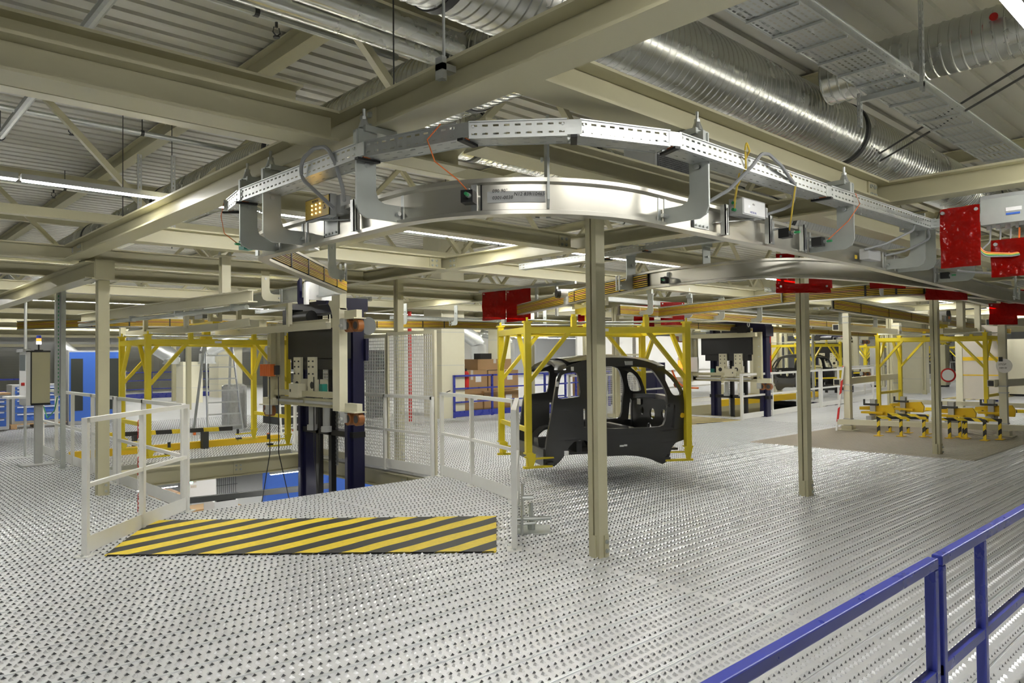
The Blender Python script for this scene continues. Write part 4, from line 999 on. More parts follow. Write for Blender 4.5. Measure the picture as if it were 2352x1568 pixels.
# ================================================================== LIFT TOWER
def lift(label, loc, rz=0.0, mir=1):
    t = thing('lift_tower', label, 'lift', loc, rz)
    def B(name, f, m, p=t, sm=False):
        mb = MB(); f(mb); mb.v = [(q[0], q[1]*mir, q[2]) for q in mb.v]; return mb.build(name, m, p, sm, True)
    # masts (local origin at the foot of the carriage front, x right, y back)
    for y in (-0.24, 1.15):
        ma = B('mast', lambda mb: (mb.box(.42, .60, y-.10, y+.10, -3.0, 2.25), mb.box(.36, .44, y-.035, y+.035, -3.0, 2.25)), 'navy')
        B('mast_plate', lambda mb: mb.box(.59, .64, y-.16, y+.10, 1.52, 1.83), 'navy', ma)
    B('mast_head', lambda mb: (mb.box(.30, .66, -.35, 1.28, 2.22, 2.40), mb.box(.22, .60, 1.0, 1.35, 2.0, 2.25)), 'navy')
    for y in (.28, .66): B('guide_rail', lambda mb: mb.box(.40, .48, y-.04, y+.04, -3.0, 2.2), 'black')
    B('perforated_strip', lambda mb: slotted(mb, (.47, .16, .0), (0, 0, 1), (0, 1, 0), 1.9, .10, .06, (.03, .012), 2), 'galv')
    # carriage: C-frame with curved gusset
    B('carriage_column', lambda mb: (mb.box(-.06, .06, -.80, -.62, .86, 2.22)), 'cream_light')
    pts = [(-.80, 2.42), (-.80, 2.20), (-.62, 2.20), (-.615, 2.06), (-.585, 2.17), (-.54, 2.25), (-.46, 2.33), (-.36, 2.40), (-.30, 2.42)]
    B('gusset', lambda mb: mb.plate(pts, (-.05, 0, 0), (0, 1, 0), (0, 0, 1), .10), 'cream_light')
    B('carriage_frame', lambda mb: (mb.box(.03, .10, -.62, 1.25, 1.98, 2.10), mb.box(.03, .10, -.62, 1.30, .88, 1.00), mb.box(.0, .08, -.62, 1.30, 1.02, 1.10), mb.box(.03, .10, 1.10, 1.24, .95, 2.05), mb.box(.03, .10, -.62, -.50, .90, 2.05), mb.box(-.05, .03, 1.24, 1.36, .95, 2.1)), 'cream')
    for z in (1.0, 1.25, 1.5, 1.75, 1.95):
        B('bolt', lambda mb: mb.cyl((.03, -.56, z), (.015, -.56, z), .016, 8), 'galv')
        B('bolt', lambda mb: mb.cyl((-.05, 1.30, z), (-.065, 1.30, z), .016, 8), 'galv')
    B('rail_beam', lambda mb: (mb.box(-.95, -.85, -.35, 1.7, 1.97, 2.05), mb.box(-.95, -.86, -.5, 1.7, 2.05, 2.06)), 'cream')
    # wheel brackets
    for y, z in ((-.86, .84), (-.86, 2.05), (1.25, .84)):
        s = 1 if y > 0 else -1
        br = B('wheel_bracket', lambda mb: (mb.box(-.03, .05, min(y-.02, y+s*.32), max(y-.02, y+s*.32), z+.03, z+.13), mb.box(-.08, .10, min(y, y+s*.34), max(y, y+s*.34), z+.015, z+.03)), 'cream_light')
        B('axle_block', lambda mb: (mb.box(-.09, -.03, y+s*.05-.05, y+s*.05+.05, z-.12, z+.02), mb.cyl((-.12, y+s*.05, z-.07), (.0, y+s*.05, z-.07), .022, 10)), 'light_grey', br)
        for k, xx in ((.10, -.01), (.26, .02)):
            w_ = B('wheel', lambda mb: mb.cyl((xx-.03, y+s*k, z-.07), (xx+.05, y+s*k, z-.07), .085, 22), 'wheel', br, True)
            B('hub', lambda mb: mb.cyl((xx-.036, y+s*k, z-.07), (xx+.056, y+s*k, z-.07), .05, 16), 'dark_grey', w_, True)
    # black counterweight/drive panels and cream covers
    B('drive_housing', lambda mb: (mb.box(.12, .34, -.42, 1.02, 1.55, 2.0), mb.box(.12, .30, -.30, .92, 1.40, 1.56)), 'black')
    for y in (.12, .55):
        cv = B('cover_plate', lambda mb: mb.box(.08, .12, y, y+.22, 1.10+.06, 1.58), 'cream_light')
        for z in (1.24, 1.34, 1.44, 1.52): B('bolt', lambda mb: (mb.cyl((.08, y+.05, z), (.065, y+.05, z), .013, 6), mb.cyl((.08, y+.17, z), (.065, y+.17, z), .013, 6)), 'dark_grey', cv)
    for y in (.05, .50):
        bx = B('bearing_box', lambda mb: mb.box(.06, .24, y, y+.24, 1.06, 1.26), 'cream_light')
        B('bore', lambda mb: mb.cyl((.055, y+.12, 1.18), (.062, y+.12, 1.18), .05, 18), 'black', bx)
    eb = B('electric_box', lambda mb: mb.box(-.06, .06, .36, .64, 1.00, 1.20), 'cream_light')
    B('latch', lambda mb: mb.box(-.068, -.06, .58, .60, 1.08, 1.12), 'black', eb)
    for y in (-.50, .35): B('light_curtain', lambda mb: mb.box(-.03, .02, y, y+.72, .93, .965), 'light_grey')
    B('sensor', lambda mb: mb.box(.06, .14, -.12, -.04, 1.06, 1.2), 'teal')
    for y in (.20, .62): B('cylinder', lambda mb: (mb.cyl((.3, y, .58), (.3, y, .86), .05, 12), mb.cyl((.3, y, .50), (.3, y, .58), .075, 12)), 'light_grey', sm=True)
    B('cable_duct', lambda mb: mb.cyl((.70, -.30, 2.02), (.70, .10, 2.02), .13, 16), 'mid_grey', sm=True)
    B('lower_rail', lambda mb: mb.box(.40, .60, -.36, 1.3, .44, .52), 'black')
    mo = B('gear_motor', lambda mb: (mb.cyl((.1, .25, 2.16), (.1, .75, 2.16), .09, 16), mb.box(.0, .2, .70, .95, 2.06, 2.28)), 'black', sm=True)
    B('eye_bolt', lambda mb: mb.tube([(.1+.05*math.cos(a_), .95, 2.3+.06*math.sin(a_)) for a_ in [i*math.pi/6 for i in range(13)]], .012, 6), 'galv', mo)
    return t
lift('lift tower with navy masts and cream carriage standing in the left pit', (5.05, 9.45, 0))
lift('lift tower with navy masts standing in the second pit behind the car', (16.75, 10.35, 0), 0.0, -1)
lift('distant lift tower with navy masts right of the second column', (29.0, 12.4, 0), 0.0)
# cables hanging into the pit
for i, (x, y, x2) in enumerate(((4.75, 10.2, 4.6), (4.86, 10.15, 5.0), (5.10, 9.55, 5.15), (5.16, 9.5, 5.1))):
    mb = MB(); mb.tube([(x, y, 1.3), (x, y, 0.2), (x2, y-0.05, -0.5), (x2+0.05, y-0.1, -1.2)], 0.007, 6); tag(mb.build('black_cable', 'black'), 'black cable hanging down into the lift pit, %s from the left' % ORD[i], 'cable')
cb = thing('orange_block', 'orange connector block beside the empty carrier at left', 'connector', (5.0, 10.7, 1.35))
mb = MB()
for i in range(6): mb.box(4.92, 5.0, 10.55+i*0.06, 10.60+i*0.06, 1.30, 1.48)
mb.build('fins', 'orange', cb); mb = MB(); mb.box(4.98, 5.05, 10.5, 10.98, 1.32, 1.46); mb.build('body', 'dark_grey', cb)
ob = thing('connector_panel', 'white panel with an orange connector block at the second pit', 'panel', (16.7, 11.2, 1.1))
mb = MB(); mb.box(16.65, 16.72, 10.75, 11.35, 1.12, 1.50); mb.build('board', 'white', ob)
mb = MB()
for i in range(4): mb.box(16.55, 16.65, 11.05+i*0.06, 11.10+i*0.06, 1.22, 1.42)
mb.build('orange_fins', 'glow_orange', ob)  # emissive colour makes the connector fins glow; they are no lamp
mb = MB(); mb.tube([(16.6, 11.5, 1.15), (16.6, 11.35, 0.85), (16.6, 11.1, 0.70), (16.6, 10.7, 0.70)], 0.025, 8); tag(mb.build('orange_hose', 'orange'), 'orange hose beside the lift of the second pit', 'hose')
# ================================================================== OVERHEAD CROSS RAIL OF THE LEFT STATION (cream beam with tube hung on it)
cs = thing('hung_beam', 'cream I-beam with grey tube underneath hanging at left above the empty carrier', 'beam', (2.9, 9.2, 2.2))
mb = MB(); mb.ibeam((3.05, 13.3, 2.24), (3.42, 7.75, 2.24), .11, .13, .010, .008); mb.build('beam', 'cream_light', cs)
mb = MB(); mb.cyl((3.05, 13.4, 2.13), (3.42, 7.9, 2.13), .028, 12); mb.build('tube', 'galv_dull', cs, True)
for k, (x, y) in enumerate(((3.36, 8.35), (3.10, 12.4))):
    mb = MB(); mb.ibeam((x, y, 2.31), (x, y, 2.72), .10, .09, .010, .008, (0, 1, 0)); mb.box(x-.09, x+.09, y-.09, y+.09, 2.715, 2.73); mb.build('drop_post', 'cream_light', cs)
    for a_ in (-.06, .06):
        b_ = MB(); b_.cyl((x+a_, y, 2.73), (x+a_, y, 2.77), .022, 8, .012); b_.build('bolt', 'galv', cs)
for i, (x, y) in enumerate(((3.40, 8.2), (3.30, 9.7), (3.2, 11.2))):
    mb = MB(); mb.box(x-.04, x+.04, y-.02, y+.02, 2.10, 2.18); mb.build('clip', 'galv', cs)
# guide channels beside the carrier
for i, (p, q, lb) in enumerate((((3.62, 13.0, 1.98), (3.78, 9.6, 1.98), 'left'), ((4.75, 12.2, 1.98), (4.72, 8.4, 1.98), 'right'))):
    t = thing('guide_channel', 'cream angle guide with flared end above the empty carrier, %s one' % lb, 'guide', p)
    p, q = Vector(p), Vector(q); d_ = (q-p).normalized(); r_ = Vector((0.25 if i == 0 else -0.2, 0, 0.06))
    mb = MB(); mb.sweep([p, q, q+d_*0.35+r_], [(-.006, -.05), (.05, -.05), (.05, -.04), (.006, -.04), (.006, .05), (-.006, .05)]); mb.build('angle', 'cream_light', t)
    for f in (0.25, 0.7):
        c = p.lerp(q, f); mb = MB(); mb.box(c.x-.03, c.x+.03, c.y-.03, c.y+.03, 2.0, 2.35); mb.build('drop_bracket', 'cream_light', t)
# hook of the diagonal rail hanging plate (L-plate) and cream C-hooks of the lift rail
for x, y, lb in ((3.95, 8.6, 'front'), (4.02, 10.0, 'rear')):
    hanger(x, y, (1, 0), 'cream C-shaped hook of the lift rail, %s one' % lb, 0.22, top=2.62, bolt=False, m='cream_light', w=0.10)
hanger(3.30, 5.86, (0.7, 0.3), 'galvanised hook plate holding the diagonal rail below the bright beam', 0.2, top=2.70, bolt=False, w=0.10)
nb = thing('trolley_unit', 'navy trolley bracket riding on the rail over the lift', 'trolley', (4.15, 7.75, 2.25))
for i, x in enumerate((4.0, 4.24)):
    mb = MB(); mb.plate([(-.10, .0), (.10, .0), (.12, .03), (.12, .26), (.06, .30), (.06, .07), (-.06, .07), (-.06, .26), (-.12, .24), (-.12, .03)], (x, 7.75, 2.18), (0, 1, 0), (0, 0, 1), .03); mb.build('fork', 'navy', nb)
mb = MB(); mb.box(3.98, 4.30, 7.62, 7.66, 2.22, 2.42); mb.box(3.94, 3.98, 7.55, 7.60, 2.16, 2.40); mb.build('collector_arm', 'white', nb)
# ================================================================== CONTROL BOXES ON THE MAIN RAIL
lb = thing('lamp_box', 'yellow-fronted indicator box with nine small amber lamps on the left rail', 'control box', (2.12, 3.93, 2.37))
mb = MB(); mb.box(2.13, 2.17, 3.785, 4.075, 2.372, 2.50); mb.box(2.17, 2.24, 3.74, 4.03, 2.385, 2.49); mb.build('housing', 'light_grey', lb)
mb = MB(); mb.box(2.126, 2.13, 3.788, 4.072, 2.375, 2.497); mb.build('bezel', 'black', lb)
mb = MB(); mb.box(2.123, 2.126, 3.792, 4.068, 2.379, 2.493); mb.build('front_panel', 'sign_yellow', lb)
for r in range(3):
    for c_ in range(3):
        mb = MB(); y_ = 3.985-c_*0.047; z_ = 2.455-r*0.025; mb.cyl((2.123, y_, z_), (2.1195, y_, z_), 0.0045, 8); mb.build('indicator_lamp', 'lamp_amber', lb)
text_obj('lettering', 'METRON', 0.018, (2.1225, 3.985, 2.471), (0, -1, 0), (0, 0, 1), 'ink', lb, 0.0003)
text_obj('lettering', 'TRX-01', 0.009, (2.1225, 3.862, 2.450), (0, -1, 0), (0, 0, 1), 'ink', lb, 0.0003)
for z_ in (2.462, 2.436, 2.410): text_obj('lettering', '-', 0.02, (2.1225, 4.055, z_), (0, -1, 0), (0, 0, 1), 'ink', lb, 0.0003)
mb = MB(); mb.plate([(0, 0), (.03, 0), (.015, .026)], (2.1225, 3.852, 2.418), (0, -1, 0), (0, 0, 1), .0005, [[(.008, .005), (.022, .005), (.015, .018)]]); mb.build('warning_mark', 'ink', lb)
mb = MB(); mb.bar((2.15, 3.95, 2.37), (2.22, 3.72, 2.345), .03, .004); mb.build('bracket', 'light_grey', lb)
gb = thing('junction_box', 'light grey decoder box with lettering on the right rail', 'control box', (4.12, 2.25, 2.38))
mb = MB(); mb.box(3.99, 4.26, 2.25, 2.34, 2.385, 2.485); mb.build('housing', 'light_grey', gb)
mb = MB(); mb.box(4.0, 4.25, 2.246, 2.25, 2.392, 2.478); mb.build('front_label', 'white', gb)
text_obj('lettering', 'METRON', 0.018, (4.07, 2.2455, 2.398), (1, 0, 0), (0, 0, 1), 'blue_paint', gb, 0.0003)
text_obj('lettering', '45-1', 0.016, (4.10, 2.2455, 2.449), (1, 0, 0), (0, 0, 1), 'ink', gb, 0.0003)
mb = MB(); mb.cyl((4.06, 2.246, 2.437), (4.06, 2.243, 2.437), .004, 8); mb.build('indicator_lamp', 'lamp_white', gb)
mb = MB(); mb.box(4.26, 4.285, 2.26, 2.33, 2.395, 2.475); mb.build('connector', 'dark_grey', gb)
mb = MB(); mb.box(4.285, 4.33, 2.27, 2.32, 2.405, 2.465); mb.build('plug', 'light_grey', gb)
for z_ in (2.415, 2.455):
    mb = MB(); mb.cyl((3.99, 2.30, z_), (3.965, 2.30, z_), .010, 8); mb.build('cable_gland', 'green', gb)
mb = MB(); mb.bar((4.2, 2.31, 2.382), (3.85, 2.36, 2.33), .03, .004); mb.build('bracket', 'galv', gb)
def reader(c, d, label, col='black'):
    """small code reader on a rail arm; d = outward direction"""
    d = Vector((*d, 0)).normalized(); s = Vector((-d.y, d.x, 0)); c = Vector(c); t = thing('code_reader', label, 'sensor', c)
    mb = MB(); mb.bar(c, c+d*.07, .06, .06); mb.build('housing', col, t)
    mb = MB(); mb.bar(c-d*.06+Vector((0, 0, .035)), c+d*.05+Vector((0, 0, .035)), .012, .012); mb.bar(c-d*.055+Vector((0, 0, -.06)), c-d*.055+Vector((0, 0, .09)), .03, .012, d); mb.build('bracket', 'galv', t)
    mb = MB(); e = c+d*.07+s*.012; mb.cyl(e, e+d*.02, .012, 10); mb.build('plug_ring', 'galv', t)
    mb = MB(); mb.cyl(e+d*.02, e+d*.055, .008, 8); mb.build('plug', 'green', t)
    mb = MB(); e = c+Vector((0, 0, .031)); mb.bar(e+d*.01, e+d*.055, .03, .002); mb.build('sticker', 'sign_yellow', t)
    return t
an = math.radians(212.5); reader((A_c[0]+1.0*math.cos(an), A_c[1]+1.0*math.sin(an), 2.325), (math.cos(an), math.sin(an)), 'black code reader on the rail bend left of the handwriting')
reader((4.55, 2.30, 2.33), (0, -1), 'black code reader on the right rail below the grey decoder box')
reader((5.02, 2.30, 2.32), (0, -1), 'black code reader on the right rail beside the hook hanger')
reader((8.0, 2.40, 2.30), (0, -1), 'black code reader on the right rail far right')
reader((2.13, 4.86, 2.32), (-1, -0.2), 'teal code reader at the left end of the rail', 'teal')
reader((6.2, 4.35, 2.30), (-1, -0.2), 'black code reader on the second rail')
# galvanised C-posts clamped to the rail
for x, y, lb in ((2.19, 3.62, 'beside the yellow lamp box'), (4.45, 2.33, 'below the grey decoder box'), (3.92, 2.33, 'left of the grey decoder box'), (4.95, 2.34, 'beside the right code reader')):
    t = thing('mounting_profile', 'short galvanised mounting profile on the rail %s' % lb, 'bracket', (x, y, 2.25))
    mb = MB(); mb.box(x-.02, x+.02, y-.02, y-.014, 2.26, 2.44); mb.box(x-.02, x-.014, y-.02, y+.015, 2.26, 2.44); mb.box(x+.014, x+.02, y-.02, y+.015, 2.26, 2.44); mb.build('channel', 'galv', t)
    mb = MB(); mb.box(x-.004, x+.004, y-.021, y-.0195, 2.27, 2.42); mb.build('slot', 'black', t)
# ================================================================== CABLES AND HOSES
def cable(pts, r, m, label, name='cable', fil=0.0, n=7):
    P = fillet(pts, fil, 6) if fil else pts
    mb = MB(); mb.tube(P, r, n); return tag(mb.build(name, m, None, True), label, 'cable')
cable([(2.09, 2.70, 2.63), (2.05, 2.75, 2.56), (2.10, 2.76, 2.47), (2.22, 2.74, 2.40), (2.29, 2.735, 2.345)], 0.003, 'orange', 'thin orange cable hanging from the tray to the code reader in the middle')
cable([(1.99, 4.95, 2.63), (1.97, 4.96, 2.52), (1.98, 4.93, 2.40), (2.06, 4.88, 2.325)], 0.003, 'orange', 'thin orange cable hanging at the left end of the tray')
cable([(5.10, 2.04, 2.63), (5.12, 2.02, 2.56), (5.08, 2.08, 2.45), (5.03, 2.2, 2.33)], 0.003, 'orange', 'thin orange cable hanging beside the right hook hanger')
cable([(2.02, 3.55, 2.36), (1.98, 3.6, 2.42), (1.93, 3.75, 2.55), (1.92, 3.72, 2.64), (1.93, 3.60, 2.68), (1.93, 3.46, 2.66), (1.96, 3.42, 2.56), (2.02, 3.46, 2.46), (2.1, 3.58, 2.42)], 0.011, 'cable_grey', 'thick grey hose looping up over the tray beside the yellow lamp box', 'hose', 0.08)
cable([(3.55, 2.20, 2.39), (3.62, 2.12, 2.45), (3.70, 2.02, 2.58), (3.76, 2.0, 2.65), (3.84, 2.0, 2.66), (3.98, 2.0, 2.62), (4.25, 2.05, 2.56), (4.42, 2.15, 2.47), (4.34, 2.28, 2.43)], 0.010, 'cable_grey', 'thick grey hose looping from the tray to the grey decoder box', 'hose', 0.08)
cable([(3.60, 2.01, 2.64), (3.58, 1.99, 2.68), (3.63, 2.0, 2.64), (3.70, 2.1, 2.56), (3.80, 2.18, 2.49), (3.95, 2.28, 2.46)], 0.005, 'cable_yellow', 'yellow cable loop hanging from the tray to the grey decoder box, upper strand', fil=0.03)
cable([(3.62, 2.02, 2.64), (3.66, 2.04, 2.56), (3.74, 2.14, 2.49), (3.82, 2.2, 2.44), (3.95, 2.28, 2.42)], 0.005, 'cable_yellow', 'yellow cable loop hanging from the tray to the grey decoder box, lower strand', fil=0.03)
cable([(4.18, 2.05, 2.62), (4.25, 2.05, 2.55), (4.35, 2.12, 2.44), (4.48, 2.2, 2.36), (4.55, 2.24, 2.34)], 0.005, 'cable_yellow', 'yellow cable from the tray to the code reader below the decoder box', fil=0.03)
cable([(6.3, 2.06, 2.60), (6.2, 2.05, 2.50), (6.05, 2.2, 2.40), (5.95, 2.32, 2.36)], 0.009, 'cable_grey', 'grey cable hanging from the tray end to the pale box on the rail, left one', fil=0.05)
cable([(6.55, 2.06, 2.58), (6.6, 2.05, 2.48), (6.45, 2.2, 2.38), (6.3, 2.30, 2.34)], 0.009, 'cable_grey', 'grey cable hanging from the tray end to the pale box on the rail, right one', fil=0.05)
pb = thing('small_box', 'small pale junction box on the right rail with a yellow sticker', 'control box', (6.1, 2.33, 2.28))
mb = MB(); mb.box(5.98, 6.22, 2.30, 2.37, 2.29, 2.37); mb.build('housing', 'light_grey', pb); mb = MB(); mb.box(5.90, 5.94, 2.372, 2.376, 2.29, 2.32); mb.build('sticker', 'sign_yellow', pb)
# ================================================================== RED PVC CURTAINS
def curtain(p, q, z0, z1, label, bow=0.03, n=10, folds=2.0):
    p, q = Vector((*p, 0)), Vector((*q, 0)); d = (q-p); nn = Vector((-d.y, d.x, 0)).normalized()
    t = thing('red_curtain', label, 'curtain', (p.x, p.y, z0)); mb = MB(); vs = []; fs = []
    for i in range(n+1):
        c = p+d*(i/n)+nn*(bow*math.sin(i/n*math.pi*folds))
        for j in range(5): vs.append((c.x+nn.x*0.01*math.sin(j*2.1+i), c.y+nn.y*0.01*math.sin(j*2.1+i), z0+(z1-z0)*j/4))
    for i in range(n):
        for j in range(4): fs.append((i*5+j, (i+1)*5+j, (i+1)*5+j+1, i*5+j+1))
    m_ = len(vs); vs += [(a_+nn.x*0.003, b_+nn.y*0.003, c_) for a_, b_, c_ in vs]; fs += [tuple(k+m_ for k in reversed(f)) for f in fs]
    mb.add(vs, fs); mb.build('sheet', 'red_pvc', t, True)
    for f in (0.08, 0.92):
        k = MB(); c = p+d*f+Vector((0, 0, z1-0.03)); k.cyl(c-nn*0.012, c+nn*0.012, 0.012, 8); k.build('stud', 'galv', t)
curtain((5.6, 1.68), (5.6, 1.44), 2.125, 2.53, 'red translucent curtain hanging at upper right beside the grey cabinet', 0.008)
curtain((5.75, 1.42), (5.75, 1.05), 2.05, 2.30, 'red translucent curtain below the grey cabinet at the right edge', 0.01)
curtain((8.6, 9.95), (8.6, 9.33), 2.20, 2.70, 'red translucent curtain left of the car carrier, left half', 0.03)
curtain((8.6, 9.32), (8.6, 8.72), 2.15, 2.69, 'red translucent curtain left of the car carrier, right half', 0.03)
curtain((7.98, 4.09), (8.45, 3.66), 2.30, 2.70, 'red translucent curtain at the top of the second column', 0.01)
curtain((7.40, 3.80), (7.86, 3.42), 2.20, 2.30, 'low red curtain flap at the top of the second column', 0.02)
curtain((8.6, 3.3), (8.95, 3.05), 2.28, 2.56, 'red translucent curtain behind the main rail right of the second column', 0.01)
curtain((9.6, 3.05), (10.1, 2.75), 2.18, 2.40, 'red translucent curtain at the third rail bend', 0.01)
curtain((11.2, 8.6), (11.5, 8.35), 2.10, 2.50, 'red translucent curtain behind the car carrier, left strip', 0.01)
curtain((11.5, 8.2), (11.9, 7.95), 2.12, 2.55, 'red translucent curtain behind the car carrier, right strip', 0.01)
curtain((10.3, 9.2), (10.5, 9.0), 2.1, 2.5, 'narrow red curtain behind the yellow trolley', 0.01)
curtain((13.0, 3.1), (13.6, 2.8), 2.1, 2.5, 'red translucent curtain above the third column', 0.01)
curtain((17.5, 3.3), (18.0, 2.9), 2.05, 2.6, 'red translucent curtain at right above the work station', 0.01)
curtain((14.0, 3.5), (14.4, 3.2), 2.0, 2.35, 'small red curtain between third column and right post', 0.01)
# bar and frame for the left double curtain
mb = MB(); mb.bar((8.58, 10.0, 2.72), (8.58, 7.7, 2.70), 0.04, 0.04); mb.bar((8.62, 8.6, 2.2), (8.62, 8.6, 2.7), 0.04, 0.04); mb.bar((8.62, 8.15, 2.2), (8.62, 8.15, 2.7), 0.04, 0.04); tag(mb.build('curtain_bar', 'galv'), 'galvanised bar carrying the red double curtain left of the car carrier', 'bar')
# grey cabinet at the right edge with cables
cb = thing('control_cabinet', 'long grey control cabinet at the right edge with cables below', 'control box', (5.85, 1.2, 2.4))
mb = MB(); mb.box(5.85, 6.05, 0.3, 1.50, 2.425, 2.60); mb.build('housing', 'galv_dull', cb)
mb = MB(); mb.box(5.85, 6.05, 0.3, 1.50, 2.60, 2.625); mb.build('lid', 'galv', cb)
mb = MB(); mb.box(5.846, 5.85, 1.26, 1.35, 2.50, 2.525); mb.build('label_plate', 'white', cb)
mb = MB(); mb.box(5.846, 5.85, 1.27, 1.35, 2.475, 2.488); mb.build('label_strip', 'blue_cab', cb)
mb = MB(); mb.box(5.846, 5.85, 1.17, 1.21, 2.47, 2.485); mb.build('label_plate', 'white', cb)
mb = MB(); mb.box(5.846, 5.85, 1.10, 1.22, 2.43, 2.445); mb.build('warning_label', 'sign_yellow', cb)
for z_ in (2.53, 2.55):
    mb = MB(); mb.box(5.847, 5.85, 1.22, 1.24, z_, z_+.006); mb.build('vent', 'black', cb)
for i in range(9):
    y_ = 1.47-i*0.055; mb = MB(); mb.cyl((5.93, y_, 2.425), (5.93, y_, 2.395), .016 if i < 3 else .010, 8); mb.build('cable_gland', 'light_grey' if i < 3 else 'galv', cb)
for i, (m_, y_, s_) in enumerate((('cable_grey', 1.46, .16), ('cable_grey', 1.40, .17), ('cable_grey', 1.34, .17), ('orange', 1.29, .13), ('cable_yellow', 1.16, .12), ('green', 1.13, .12))):
    cable([(5.92, y_, 2.39), (5.90, y_, 2.31), (5.88, y_+(.07 if i < 3 else -.04 if i == 3 else .06), 2.24), (5.87, 1.22, 2.215)], .006, m_, ('%s cable under the grey cabinet, %s from the left' % ({'cable_grey': 'grey', 'cable_yellow': 'yellow'}.get(m_, m_), ORD[i])), fil=0.05)
for i, (m_, o_) in enumerate((('orange', 0), ('cable_yellow', .009), ('green', .018), ('cable_grey', .027))):
    cable([(5.75, 1.56-.004*i, 2.555), (5.72, 1.50-o_*.3, 2.52), (5.70, 1.49, 2.42), (5.70, 1.50+o_*.4, 2.30), (5.72, 1.45, 2.22-o_), (5.75, 1.30, 2.20-o_*.6), (5.80, 1.12, 2.225-o_*.6), (5.85, .95, 2.26-o_*.6)], .006, m_, '%s strand of the cable bundle sagging at upper right' % {'cable_grey': 'grey', 'cable_yellow': 'yellow'}.get(m_, m_), fil=0.06)
cable([(6.2, 1.75, 2.16), (6.3, 1.5, 2.12), (6.4, 1.2, 2.13), (6.5, .9, 2.18)], .008, 'cable_grey', 'grey cable sagging below the red curtain at the right edge', fil=0.1)
# red valves on the top right duct
for i, y_ in enumerate((1.55, 1.40)):
    mb = MB(); c = Vector((6.56, y_, 4.10)); mb.cyl(c, c+Vector((-.05, 0, 0)), .018, 10); mb.cyl(c+Vector((-.05, 0, 0)), c+Vector((-.06, 0, 0)), .03, 12); tag(mb.build('duct_valve', 'red'), ('left small red valve on the duct at the top right', 'right small red valve on the duct at the top right')[i], 'valve')
# fan box behind the tray
fb = thing('ventilation_box', 'grey ventilation box with black grille behind the cable tray', 'ventilator', (6.3, 4.5, 3.4))
mb = MB(); mb.box(6.25, 7.0, 4.5, 4.9, 3.35, 3.85); mb.build('case', 'light_grey', fb)
mb = MB()
for i in range(22): mb.box(6.29, 6.96, 4.49, 4.499, 3.38+i*.02, 3.388+i*.02)
for i in range(30): mb.box(6.29+i*.0225, 6.297+i*.0225, 4.488, 4.497, 3.38, 3.82)
mb.build('grille', 'mid_grey', fb); mb = MB(); mb.box(6.29, 6.96, 4.4985, 4.5, 3.38, 3.82); mb.build('grille_back', 'black', fb)
# ================================================================== OPERATOR PANEL AND POLES AT LEFT
op = thing('operator_panel', 'grey operator panel with screen on a post at far left', 'control panel', (2.42, 13.05, 0))
mb = MB(); mb.box(2.30, 2.545, 12.92, 13.45, .93, 1.70); mb.build('case', 'cream', op)
mb = MB(); mb.box(2.30, 2.55, 12.915, 13.455, 1.695, 1.72); mb.box(2.30, 2.55, 12.915, 13.455, .905, .935); mb.box(2.295, 2.31, 12.915, 12.93, .92, 1.70); mb.build('edge_trim', 'black', op)
mb = MB(); mb.box(2.24, 2.30, 12.93, 13.44, .90, 1.72); mb.build('front_door', 'white', op)
mb = MB(); mb.box(2.235, 2.24, 12.98, 13.40, 1.42, 1.66); mb.build('screen', 'screen', op)
mb = MB(); mb.box(2.20, 2.30, 12.93, 13.44, 1.70, 1.745); mb.build('film_roll', 'film', op)
mb = MB(); mb.box(2.02, 2.24, 12.95, 13.42, 1.01, 1.04); mb.build('keyboard_shelf', 'white', op)
mb = MB(); mb.cyl((2.24, 13.05, 1.22), (2.20, 13.05, 1.22), .025, 12); mb.build('stop_button', 'red', op)
mb = MB(); mb.box(2.37, 2.47, 13.0, 13.1, 0, .91); mb.build('post', 'light_grey', op)
mb = MB(); mb.box(2.18, 2.62, 12.85, 13.25, 0.006, .025); mb.build('base_plate', 'light_grey', op)
sl = thing('signal_light', 'blue, orange and white signal lamp on the operator panel', 'lamp', (2.45, 13.2, 1.72))
mb = MB(); mb.cyl((2.45, 13.2, 1.72), (2.45, 13.2, 1.735), .06, 12); mb.cyl((2.45, 13.2, 1.735), (2.45, 13.2, 1.82), .012, 8); mb.build('foot', 'black', sl)
for z0_, m_ in ((1.82, 'lamp_white'), (1.865, 'glow_orange'), (1.91, 'blue_lamp')):
    mb = MB(); mb.cyl((2.45, 13.2, z0_), (2.45, 13.2, z0_+.045), .033, 14); mb.build('lens', m_, sl, True)
pl_ = thing('cable_pole', 'galvanised pole with slotted cable duct holding green wires', 'pole', (2.56, 12.23, 0))
mb = MB(); mb.box(2.54, 2.60, 12.20, 12.26, 0, 2.85); mb.build('pole', 'galv_dull', pl_)
mb = MB(); mb.box(2.47, 2.475, 12.18, 12.28, 1.06, 2.56); mb.box(2.475, 2.54, 12.27, 12.28, 1.06, 2.56); mb.box(2.535, 2.54, 12.18, 12.28, 1.06, 2.56); mb.build('duct', 'galv', pl_)
for i in range(26):
    mb = MB(); z_ = 1.1+i*.055; mb.box(2.50, 2.51, 12.19, 12.2, z_, z_+.03); mb.build('green_wire', 'green', pl_)
mb = MB(); mb.box(2.46, 2.66, 12.13, 12.33, 0.004, .014); mb.build('base_plate', 'galv', pl_)
cable([(2.5, 12.22, 1.05), (2.48, 12.3, .85), (2.45, 12.6, .72), (2.46, 12.9, .88)], .008, 'green', 'green cable sagging from the cable pole to the operator panel', fil=.08)
tp = thing('thin_pole', 'thin galvanised pole on a foot plate left of the operator panel', 'pole', (2.46, 14.26, 0))
